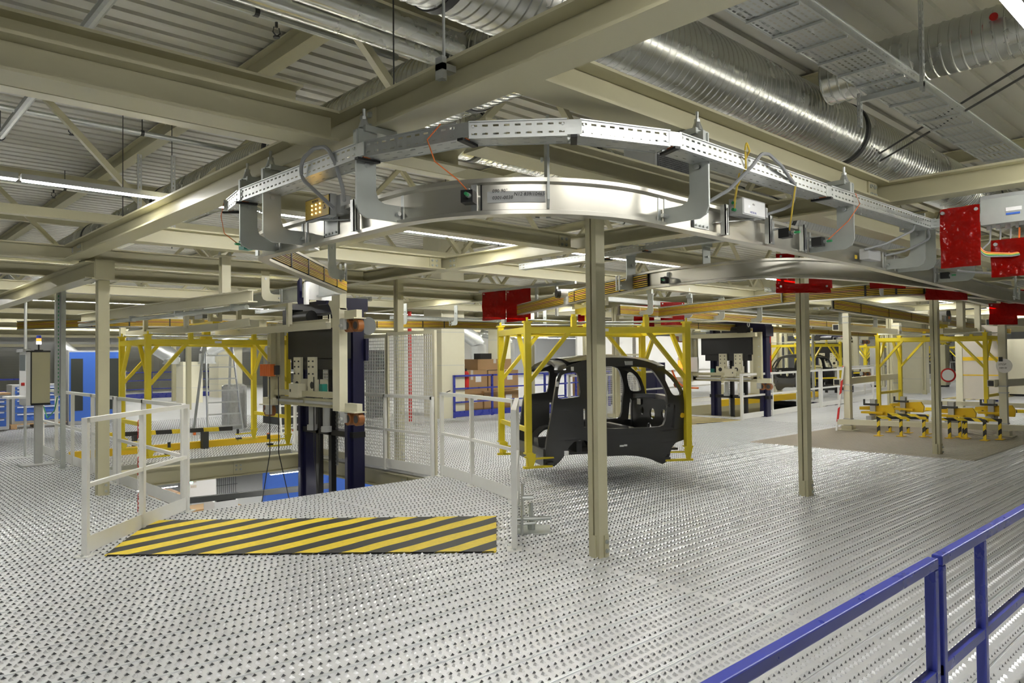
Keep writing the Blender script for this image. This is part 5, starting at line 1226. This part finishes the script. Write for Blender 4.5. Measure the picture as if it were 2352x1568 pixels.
mb = MB(); mb.cyl((2.46, 14.26, .01), (2.46, 14.26, 2.78), .022, 10); mb.build('pole', 'galv', tp); mb = MB(); mb.box(2.2, 2.72, 14.05, 14.45, 0.004, .012); mb.build('base_plate', 'galv', tp)
# ================================================================== CABINETS AT FAR LEFT
def drawers(x, y, w_, d_, h_, n, label, z0=0.12):
    t = thing('drawer_cabinet', label, 'cabinet', (x, y, 0)); mb = MB(); mb.box(x, x+w_, y, y+d_, z0, h_); mb.build('body', 'light_grey', t)
    z = z0+0.06; hs = [(h_-z0-0.1)*(1+0.5*(n-1-2*i)/n)/n for i in range(n)]
    for i in range(n):
        mb = MB(); mb.box(x+.06, x+w_-.06, y-.02, y, z+.008, z+hs[i]-.008); dr = mb.build('drawer', 'blue_cab', t)
        mb = MB(); mb.box(x+.1, x+w_-.1, y-.035, y-.02, z+hs[i]-.045, z+hs[i]-.02); mb.build('handle', 'white', dr); z += hs[i]
drawers(3.25, 20.35, 1.05, .7, 1.02, 6, 'blue drawer cabinet on a wooden pallet at far left')
drawers(2.35, 19.9, .78, .7, .82, 5, 'blue drawer cabinet with wooden top at the left edge', 0.05)
mb = MB(); mb.box(2.3, 3.15, 19.85, 20.65, .825, .865); tag(mb.build('worktop', 'wood'), 'wooden worktop on the drawer cabinet at the left edge', 'worktop')
pt = thing('pallet', 'wooden pallet under the blue drawer cabinet', 'pallet', (3.2, 20.3, 0))
for i, x_ in enumerate((3.22, 3.72, 4.2)): mb = MB(); mb.box(x_, x_+.12, 20.28, 21.0, .006, .10); mb.build('block', 'wood', pt)
for yy in (20.28, 20.55, 20.85): mb = MB(); mb.box(3.2, 4.35, yy, yy+.12, .10, .12); mb.build('slat', 'wood', pt)
bc = thing('tall_cabinet', 'tall blue two-door cabinet with dark windows at far left', 'cabinet', (4.45, 20.5, 0))
mb = MB(); mb.box(4.42, 5.62, 20.5, 21.0, .02, 1.82); mb.build('body', 'light_grey', bc)
for i, x_ in enumerate((4.44, 5.03)):
    mb = MB(); mb.box(x_, x_+.575, 20.475, 20.5, .1, 1.78); dr = mb.build('door', 'blue_cab', bc)
    mb = MB(); mb.box(x_+(.03 if i == 0 else .28), x_+(.29 if i == 0 else .54), 20.47, 20.476, .35, 1.62); mb.build('window_glass', 'dark_glass', dr)
mb = MB(); mb.cyl((5.08, 20.475, .85), (5.08, 20.455, .85), .04, 12); mb.build('lock', 'dark_grey', bc)
# ================================================================== LADDERS AND WRAPPED ROLL
def ladder(x, y, w_, h_, lean, label, m='galv', rungs=8, dep=.5):
    t = thing('step_ladder', label, 'ladder', (x, y, 0))
    for s in (0, w_):
        mb = MB(); mb.bar((x+s, y, .02), (x+s*.75+w_*.12, y+lean, h_), .05, .025); mb.build('stile', m, t)
        if dep: mb = MB(); mb.bar((x+s, y+2*lean+dep*.2, .02), (x+s*.75+w_*.12, y+lean+.03, h_), .05, .025); mb.build('stile', m, t)
    for i in range(rungs):
        f = (i+.6)/rungs; a_ = f*w_*.12; mb = MB(); mb.bar((x+a_, y+lean*f, h_*f), (x+w_-a_, y+lean*f, h_*f), .045, .03); mb.build('rung', m, t)
    mb = MB(); mb.box(x-.25, x+w_+.2, y-.02, y+.03, 0.006, .06); mb.build('foot_bar', m, t)
    mb = MB(); mb.box(x-.29, x-.25, y-.025, y+.035, 0.006, .07); mb.build('foot_cap', 'orange', t)
    return t
ladder(5.95, 15.7, .75, 2.0, .35, 'aluminium step ladder standing beside the wrapped roll at left')
ladder(6.9, 14.3, .5, 2.05, .3, 'aluminium ladder with red feet behind the left carrier, nearer one', 'white_paint', 9, 0)
ladder(7.6, 14.6, .5, 1.9, .3, 'aluminium ladder leaning behind the left carrier, farther one', 'galv', 8, 0)
mb = MB(); mb.cyl((6.95, 16.75, .006), (6.95, 16.75, .95), .27, 24); mb.cyl((6.95, 16.75, .95), (6.95, 16.75, .99), .27, 24, .2); tag(mb.build('wrapped_roll', 'film', None, True), 'roll wrapped in shiny plastic film beside the step ladder', 'roll')
railing([(6.35, 12.6), (7.3, 12.9), (8.2, 13.2)], 'white railing behind the lift tower at left', h=1.1)
# hazard bar on feet
hb_ = thing('barrier_bar', 'yellow and black striped barrier bar behind the left carrier', 'barrier', (3.45, 13.55, 0))
mb = MB(); mb.box(0, 2.0, -.03, .03, -.035, .035); o = mb.build('bar', 'hazard_bar', hb_, local=True); o.location = (0, 0, .33); o.rotation_euler = (0, 0, math.radians(-13))
for f in (.45, 1.5): mb = MB(); mb.box(f-.05, f+.05, -.06-f*.23, .06-f*.23, 0.0, .30); mb.build('foot', 'dark_grey', hb_, local=True)
# ================================================================== WORK STATION ON THE RIGHT
def portal_post(x, y, h_, label, w_=.12):
    t = thing('portal_post', label, 'post', (x, y, 0)); mb = MB(); mb.box(x-w_/2, x+w_/2, y-w_/2, y+w_/2, 0.02, h_); mb.build('tube', 'cream_light', t)
    for z in (.12, .80, h_-.2):
        mb = MB(); mb.box(x-w_/2-.012, x+w_/2+.012, y-w_/2-.012, y+w_/2+.012, z, z+.02); mb.box(x-w_/2-.012, x+w_/2+.012, y-w_/2-.012, y+w_/2+.012, z+.12, z+.14); mb.build('clamp_ring', 'light_grey', t)
    mb = MB(); mb.box(x-.16, x+.16, y-.16, y+.16, 0.02, .04); mb.box(x-.1, x+.1, y-.1, y+.1, .04, .12); mb.build('foot', 'cream_light', t)
    return t
def sq_tube(p, q, w_, label, m='cream_light'):
    p, q = Vector(p), Vector(q); d = (q-p).normalized(); t = thing('square_tube', label, 'tube', p); mb = MB(); mb.bar(p, q, w_, w_); mb.build('tube', m, t)
    for e, s in ((p, -1), (q, 1)): mb = MB(); mb.bar(e, e+d*s*.004, w_*.75, w_*.75); mb.build('open_end', 'black', t)
portal_post(15.04, 6.24, 2.36, 'cream square post at the front left corner of the work station')
portal_post(19.6, 6.9, 2.3, 'cream square post at the rear left corner of the work station', .16)
portal_post(15.75, 3.74, 2.6, 'cream square post at the front right corner of the work station, with white disc')
sq_tube((14.9, 6.40, 2.08), (19.8, 6.95, 2.08), .13, 'cream square tube joining the two left posts near the top')
sq_tube((14.9, 6.40, .98), (19.8, 6.95, .98), .13, 'cream square tube joining the two left posts at waist height')
sq_tube((14.8, 6.35, .20), (15.6, 3.3, .20), .10, 'cream square tube along the front of the work station near the floor')
sq_tube((19.6, 6.9, .35), (19.6, 3.2, .35), .10, 'cream square tube along the back of the work station near the floor')
sq_tube((15.6, 3.9, .98), (19.5, 3.0, .98), .13, 'cream square tube leaving the right post at waist height')
sq_tube((15.6, 3.9, 2.1), (19.5, 3.0, 2.1), .13, 'cream square tube leaving the right post near the top')
dsc = thing('round_sign', 'round white sign with handwriting clipped to the right post', 'sign', (15.62, 3.74, 1.3))
mb = MB(); mb.cyl((15.66, 3.70, 1.30), (15.655, 3.70, 1.30), .13, 24); mb.build('disc', 'white', dsc); mb = MB(); mb.box(15.64, 15.655, 3.72, 3.78, 1.38, 1.46); mb.build('clip', 'black', dsc)
text_obj('handwriting', 'STOP', .05, (15.652, 3.79, 1.31), (0, -1, 0), (0, 0, 1), 'ink', dsc, .0005, .2); text_obj('handwriting', 'HIER 08', .035, (15.652, 3.78, 1.25), (0, -1, 0), (0, 0, 1), 'ink', dsc, .0005, .2)
dsc = thing('round_sign', 'round red-rimmed sign behind the third column', 'sign', (12.7, 3.7, 1.27))
mb = MB(); mb.cyl((12.80, 3.77, 1.20), (12.795, 3.77, 1.20), .11, 24); mb.build('rim', 'red', dsc); mb = MB(); mb.cyl((12.795, 3.77, 1.20), (12.79, 3.77, 1.20), .085, 24); mb.build('disc', 'white', dsc)
def fixture(x, y, label, s=1.0):
    t = thing('clamp_fixture', label, 'fixture', (x, y, 0))
    mb = MB(); mb.box(x-.05, x+.05, y-.05, y+.05, .25, .62*s); mb.box(x-.25, x+.25, y-.05, y+.05, .22, .30); mb.build('post', 'light_grey', t)
    mb = MB(); mb.plate([(-.24, .30), (.22, .30), (.25, .36), (.12, .44), (.10, .50), (-.20, .52), (-.26, .42)], (x, y-.14, 0), (0, 1, 0), (0, 0, 1), .06); mb.plate([(-.2, .40), (.2, .40), (.2, .46), (-.2, .5)], (x+.06, y+.10, 0), (0, 1, 0), (0, 0, 1), .05); mb.box(x-.12, x+.14, y-.22, y+.2, .34, .38); mb.build('jaw', 'yellow_deep', t)
    mb = MB(); mb.box(x-.06, x+.02, y-.10, y+.16, .50, .54); mb.cyl((x, y+.18, .5), (x, y+.18, .62), .02, 8); mb.box(x+.03, x+.1, y-.04, y+.08, .54, .62); mb.build('clamp_lever', 'dark_grey', t)
for i, (x, y) in enumerate(((15.55, 5.95), (16.9, 5.85), (15.6, 4.55), (16.8, 4.20))):
    fixture(x, y, 'yellow clamping fixture of the work station, %s' % ('front left', 'rear left', 'front middle', 'rear right')[i])
def trip_stand(p, q, feet, label):
    t = thing('striped_stand', label, 'barrier', (*p, 0)); p3, q3 = Vector((*p, .36)), Vector((*q, .36)); d = q3-p3
    mb = MB(); mb.box(0, d.length, -.03, .03, -.025, .025); o = mb.build('bar', 'hazard_post', t, local=True); o.location = (0, 0, .36); o.rotation_euler = (0, 0, math.atan2(d.y, d.x))
    for f in feet:
        c = p3.lerp(q3, f); mb = MB(); mb.box(-.022, .022, -.022, .022, .03, .34); o = mb.build('leg', 'hazard_post', t, local=True); o.location = (c.x-p[0], c.y-p[1], 0)
        mb = MB(); mb.box(-.09, .09, -.06, .06, 0.02, .03); o = mb.build('foot', 'yellow_deep', t, local=True); o.location = (c.x-p[0], c.y-p[1], 0)
trip_stand((14.35, 5.45), (14.75, 4.72), (.05, .5, .95), 'low yellow and black striped stand at the work station, left front one')
trip_stand((15.2, 5.55), (15.3, 4.85), (.05, .5, .95), 'low yellow and black striped stand at the work station, left rear one')
trip_stand((14.65, 4.60), (14.9, 4.1), (.05, .5, .95), 'low yellow and black striped stand at the work station, middle one')
trip_stand((15.1, 4.3), (14.75, 3.75), (.05, .9), 'low yellow and black striped stand at the work station, right front one')
trip_stand((15.0, 4.25), (15.1, 3.62), (.1, .95), 'low yellow and black striped stand at the work station, right rear one')
bd = thing('panel_board', 'tall beige panel board behind the right carrier', 'board', (23.5, 6.0, 0))
mb = MB(); mb.box(23.5, 23.62, 5.55, 6.55, .25, 2.3); mb.build('board', 'beige_grate', bd); mb = MB(); mb.box(23.46, 23.66, 6.55, 6.72, 0, 2.35); mb.build('frame_post', 'cream_light', bd)
mb = MB(); mb.box(23.49, 23.5, 5.55, 6.55, 1.32, 1.42); mb.box(23.49, 23.5, 5.55, 6.55, .9, .93); mb.build('strip', 'yellow_deep', bd)
hb2 = thing('barrier_bar', 'yellow and black striped bar on the floor right of the third column', 'barrier', (21.5, 6.9, 0))
mb = MB(); mb.box(0, 2.2, -.05, .05, 0.02, .10); o = mb.build('bar', 'hazard_bar', hb2, local=True); o.rotation_euler = (0, 0, math.radians(-75))
mb = MB(); mb.box(-.2, .2, -.05, .35, 0.0, .02); mb.build('foot', 'yellow_deep', hb2, local=True)
rw = thing('red_white_pole', 'red and white striped pole leaning at the left post of the work station', 'pole', (14.85, 6.32, 0))
mb = MB(); mb.bar((14.80, 6.38, .02), (14.95, 6.28, 1.3), .035, .02); mb.build('pole', 'red_white', rw)
slot_post(15.9, 12.2, 0.0, 2.5, 'tall perforated upright behind the car carrier', .12)
slot_post(24.3, 11.2, 0.0, 2.5, 'tall perforated upright beyond the second pit', .15)
# ================================================================== BOXES AND THINGS BEHIND THE CAR
def carton(x, y, z, w_, d_, h_, label, rz=0.0):
    t = thing('cardboard_box', label, 'box', (x, y, z), rz); mb = MB(); mb.box(0, w_, 0, d_, 0, h_); mb.build('box', 'cardboard', t, local=True)
    mb = MB(); mb.box(w_*.46, w_*.54, -.003, d_+.003, h_*.6, h_+.003); mb.build('tape', 'beige_grate', t, local=True)
    mb = MB(); mb.box(w_*.62, w_*.80, -.004, 0, h_*.5, h_*.75); mb.build('label_sheet', 'white', t, local=True)
carton(12.3, 15.4, .12, 1.0, .8, .42, 'flat cardboard box at the bottom left of the stack behind the blue railing')
carton(13.35, 15.4, .12, 1.3, .8, .50, 'wide cardboard box at the bottom right of the stack behind the blue railing')
carton(12.45, 15.5, .55, 1.1, .8, .65, 'large cardboard box in the middle of the stack, left')
carton(13.6, 15.5, .63, 1.2, .8, .55, 'large cardboard box in the middle of the stack, right', .05)
carton(13.3, 15.6, 1.2, 1.2, .7, .30, 'cardboard box on top of the stack behind the blue railing', -.06)
carton(18.5, 16.0, .1, .9, .8, .8, 'cardboard box far behind the car body')
mb = MB(); mb.box(13.5, 13.9, 15.7, 16.0, 1.5, 1.66); tag(mb.build('black_bag', 'black'), 'black bag lying on top of the cardboard boxes', 'bag')
fe = thing('fire_extinguisher', 'red fire extinguisher beside the thick building column', 'extinguisher', (12.4, 14.98, .8))
mb = MB(); mb.cyl((12.38, 15.0, .72), (12.38, 15.0, 1.12), .08, 14); mb.sphere((12.38, 15.0, 1.12), .08, 12); mb.build('bottle', 'red', fe, True); mb = MB(); mb.cyl((12.38, 15.0, 1.18), (12.38, 15.0, 1.26), .025, 8); mb.build('valve', 'black', fe)
mb = MB(); mb.box(7.2, 9.9, 15.0, 15.8, .15, 1.25); tag(mb.build('dark_rack', 'dark_grey'), 'dark equipment rack behind the mesh fence', 'rack')
for i in range(4):
    mb = MB(); mb.box(7.3+i*.66, 7.85+i*.66, 14.9, 15.0, 1.28, 1.75); tag(mb.build('switch_box', 'black' if i % 2 else 'mid_grey'), 'dark switch box on the rack behind the mesh fence, %s from the left' % ORD[i], 'box')
mb = MB(); mb.cyl((10.6, 15.0, 0), (10.6, 15.0, 2.7), .05, 10); tag(mb.build('red_pipe', 'red'), 'dark red vertical pipe behind the mesh fence', 'pipe')
mb = MB(); mb.cyl((38.0, 12.3, 0), (38.0, 12.3, 2.7), .12, 10); tag(mb.build('red_pipe', 'red'), 'red vertical pipe in the background left of the third column', 'pipe')
mb = MB(); mb.cyl((24.6, 12.9, 0), (24.6, 12.9, 2.7), .04, 8); tag(mb.build('red_pipe', 'red'), 'thin red vertical pipe beside the second lift', 'pipe')
# exhaust pipes
def elbow_pipe(pts, r, label, m='galv'):
    t = thing('exhaust_pipe', label, 'pipe', pts[0]); mb = MB(); mb.tube(fillet(pts, .35, 6), r, 18); mb.build('pipe_run', m, t, True)
    for p in (pts[0], pts[-1]): mb = MB(); mb.cyl((p[0], p[1], p[2]-.03), (p[0], p[1], p[2]+.03), r*1.12, 18); mb.build('collar', 'galv', t, True)
    return t
elbow_pipe([(17.5, 20.5, 1.3), (17.5, 20.5, 2.1), (16.6, 21.2, 2.9)], .27, 'silver exhaust pipe elbow behind the cardboard boxes')
elbow_pipe([(10.4, 27.5, 1.45), (10.4, 27.5, 1.9), (11.6, 26.8, 2.6)], .28, 'silver exhaust pipe elbow at left, right arm of the pair')
elbow_pipe([(9.4, 28.2, 1.45), (9.4, 28.2, 1.7), (8.2, 29.0, 2.6)], .28, 'silver exhaust pipe elbow at left, left arm of the pair')
elbow_pipe([(7.6, 33.0, 1.2), (7.6, 33.0, 1.6), (7.0, 33.5, 2.2)], .2, 'silver exhaust pipe far behind the left carrier')
elbow_pipe([(20.5, 22.0, 0.2), (20.5, 22.0, 2.3), (19.3, 22.4, 2.5)], .16, 'silver pipe bend behind the car carrier')
elbow_pipe([(25.4, 14.6, 1.55), (25.4, 14.6, 2.1), (24.3, 15.0, 2.45)], .40, 'grey exhaust hood beside the thick column beyond the second pit', 'mid_grey')
box_column(9.95, 28.0, .7, .7, 'clad column under the pair of exhaust pipes at left', 1.5)
box_column(19.0, 21.0, .6, .6, 'round-cornered column behind the cardboard boxes', 3.0)
# roller doors in the far walls
def roller_door(n, x0, x1, y, z1, label):
    t = thing('door_%d' % n, None, None, (x0, y, 0), kind='structure'); t['label'] = label
    mb = MB(); mb.box(0, x1-x0, -.04, 0, 0, .118); me = mb.mesh('slat', 'light_grey')
    for i in range(int(z1/.125)): link('slat', me, t, (0, 0, i*.125))
    mb = MB(); mb.box(x0-.12, x0, y-.08, y, 0, z1+.1); mb.box(x1, x1+.12, y-.08, y, 0, z1+.1); mb.box(x0, x1, y-.08, y, z1, z1+.15); mb.build('door_frame', 'cream_light', t)
roller_door(1, 3.0, 7.5, 43.9, 2.3, 'grey roller door in the far left wall')
roller_door(2, 9.0, 13.5, 43.9, 2.3, 'grey roller door in the far wall behind the left carrier')
roller_door(3, 15.5, 20, 43.9, 2.3, 'grey roller door in the far wall behind the ladders')
mb = MB(); mb.box(14.2, 22.0, 24.0, 24.1, 0, 2.45); o = mb.build('partition_wall', 'white'); tag(o, 'white partition wall behind the boxes', kind='structure')
mb = MB(); mb.box(24.0, 40.0, 21.5, 21.6, 0, 2.5); o = mb.build('partition_wall', 'white'); tag(o, 'white partition wall behind the far carriers', kind='structure')
mb = MB(); mb.box(44, 60, 19.5, 19.6, 0, 2.5); o = mb.build('partition_wall', 'white'); tag(o, 'white partition wall at the far end on the right', kind='structure')
# machines of the far line: grey cabinets and screens
for i, (x, y, w_, h_, m_) in enumerate(((17.8, 15.0, .9, 1.2, 'dark_grey'), (19.6, 15.3, .7, 1.5, 'mid_grey'), (21.5, 15.6, .6, 1.3, 'navy'), (31.5, 13.4, .5, 1.9, 'mid_grey'), (35.5, 13.2, .6, 1.8, 'light_grey'), (22.6, 25.0, .5, 1.6, 'light_grey'), (37.0, 11.0, .6, 1.9, 'cream'), (30.5, 6.6, .9, 2.0, 'cream_light'))):
    t = thing('machine_cabinet', 'machine cabinet in the background, %s' % ('low dark one behind the car', 'grey one behind the car roof', 'navy one behind the car carrier', 'grey one left of the far carriers', 'pale one between the far carriers', 'pale one by the white partition', 'cream one near the third column', 'tall cream one at the right edge')[i], 'cabinet', (x, y, 0)); mb = MB(); mb.box(x, x+w_, y, y+.5, .08, h_); mb.build('case', m_, t)
    mb = MB(); mb.box(x+.06, x+w_-.06, y-.015, y, .16, h_-.08); dr = mb.build('door', m_, t); mb = MB(); mb.box(x+w_-.12, x+w_-.09, y-.03, y-.015, h_*.5, h_*.6); mb.build('handle', 'black', dr)
    mb = MB(); mb.box(x+.02, x+w_-.02, y+.03, y+.47, 0, .08); mb.build('plinth', 'black', t)
# ================================================================== LOWER HALL THROUGH THE PIT (z = -3 floor)
wb = thing('notice_board', 'white notice board on the lower floor seen through the pit', 'board', (6.3, 18, -3))
mb = MB(); mb.box(6.36, 7.02, 18, 18.05, -1.75, -1.05); mb.build('board', 'white', wb); mb = MB(); mb.box(6.4, 6.44, 18, 18.04, -3, -1.7); mb.box(6.95, 6.99, 18, 18.04, -3, -1.7); mb.build('legs', 'light_grey', wb)
mb = MB()
for i in range(3): mb.box(6.42, 6.55, 17.99, 18, -1.22-i*.12, -1.16-i*.12)
mb.build('notes', 'beige_grate', wb)
for i, (x, y, z1) in enumerate(((5.2, 17.0, -1.35), (5.95, 16.8, -1.75), (6.35, 16.3, -1.72))):
    t = thing('wooden_crate', 'brown slatted wooden crate on the lower floor, %s from the left' % ORD[i], 'crate', (x, y, -3))
    mb = MB(); mb.box(x, x+.62, y, y+.6, -3, z1-.02); mb.build('core', 'wood', t)
    for k in range(8): mb = MB(); z_ = z1-.1-k*.16; mb.box(x-.02, x+.64, y-.02, y+.62, z_, z_+.1); mb.build('slat', 'wood', t)
mc = thing('white_cart', 'white machine cart with black handle on the lower floor', 'cart', (6.5, 15.6, -3))
mb = MB(); mb.box(6.05, 6.55, 15.6, 16.2, -2.9, -1.42); mb.build('case', 'white', mc); mb = MB(); mb.box(6.1, 6.5, 15.6, 15.7, -1.42, -1.36); mb.build('handle', 'black', mc)
wf = thing('wire_fence', 'black wire fence on the lower floor', 'fence', (7.1, 18.5, -3)); mb = MB()
for i in range(12): mb.box(7.15+i*.05, 7.158+i*.05, 18.5, 18.508, -3, -1.0)
for i in range(9): mb.box(7.15, 7.75, 18.5, 18.508, -2.9+i*.22, -2.89+i*.22)
mb.build('wires', 'black', wf)
mb = MB(); mb.box(8.55, 12.5, 18.6, 18.8, -3, -0.6); tag(mb.build('blue_partition', 'blue_cab'), 'bright blue panel on the lower floor behind the lift mast', 'panel')
for i in range(6):
    mb = MB(); mb.cyl((6.9+i*.12, 15.5+(i % 2)*.1, -3), (6.9+i*.12, 15.5+(i % 2)*.1, -1.55-.06*i), .05, 8); tag(mb.build('metal_post', 'light_grey'), 'pale upright post on the lower floor, %s from the left' % ORD[i], 'post')
for i, (x, z, m_) in enumerate(((5.55, -1.25, 'lamp_red'), (6.15, -1.2, 'lamp_green'))):
    mb = MB(); mb.sphere((x, 17.2, z), .035, 8); tag(mb.build('signal_lamp', m_), ('small glowing red lamp in the lower hall', 'small glowing green lamp in the lower hall')[i], 'lamp')
# ================================================================== OVERHEAD CLUTTER IN THE BACKGROUND
for i, (x0, y0, x1, y1, z) in enumerate(((8.7, 8.2, 22, 9.1, 2.52), (9.0, 13.4, 14, 13.2, 2.40), (11.5, 6.0, 20, 6.6, 2.60), (7.0, 11.0, 7.0, 15.5, 2.55), (15.0, 10.6, 30, 11.6, 2.5), (13.0, 4.2, 22, 4.9, 2.58))):
    tray_run([(x0, y0), (x1, y1)], .12, .07, z, 'slotted cable tray in the background, %s' % ('along the long rail behind the car carrier', 'behind the mesh fence', 'over the second column', 'left of the red double curtain', 'beyond the second pit', 'over the work station')[i], pitch=.09, slot=(.05, .012), joints=False)
for i, (x, y) in enumerate(((9.0, 12.9), (10.2, 12.7), (11.6, 12.7), (13.2, 12.9))):
    hanger(x, y, (0, 1), 'hook hanger of the rail behind the mesh fence, %s from the left' % ORD[i], .2, bolt=False)
for i, (x, y) in enumerate(((17.5, 4.9), (18.3, 5.1), (21.0, 5.5))):
    t = thing('drop_arm', 'cream drop arm over the work station, %s from the left' % ORD[i], 'bracket', (x, y, 2)); mb = MB(); mb.box(x-.06, x+.06, y-.06, y+.06, 2.03, 2.73); mb.bar((x-.6, y+.2, 2.0), (x+.6, y-.1, 2.02), .10, .10); mb.build('arm', 'cream_light', t)
pipe([(8.0, 15.5, 3.4), (30, 15.5, 3.4)], .1, 'grey pipe under the roof in the far background', 'light_grey')
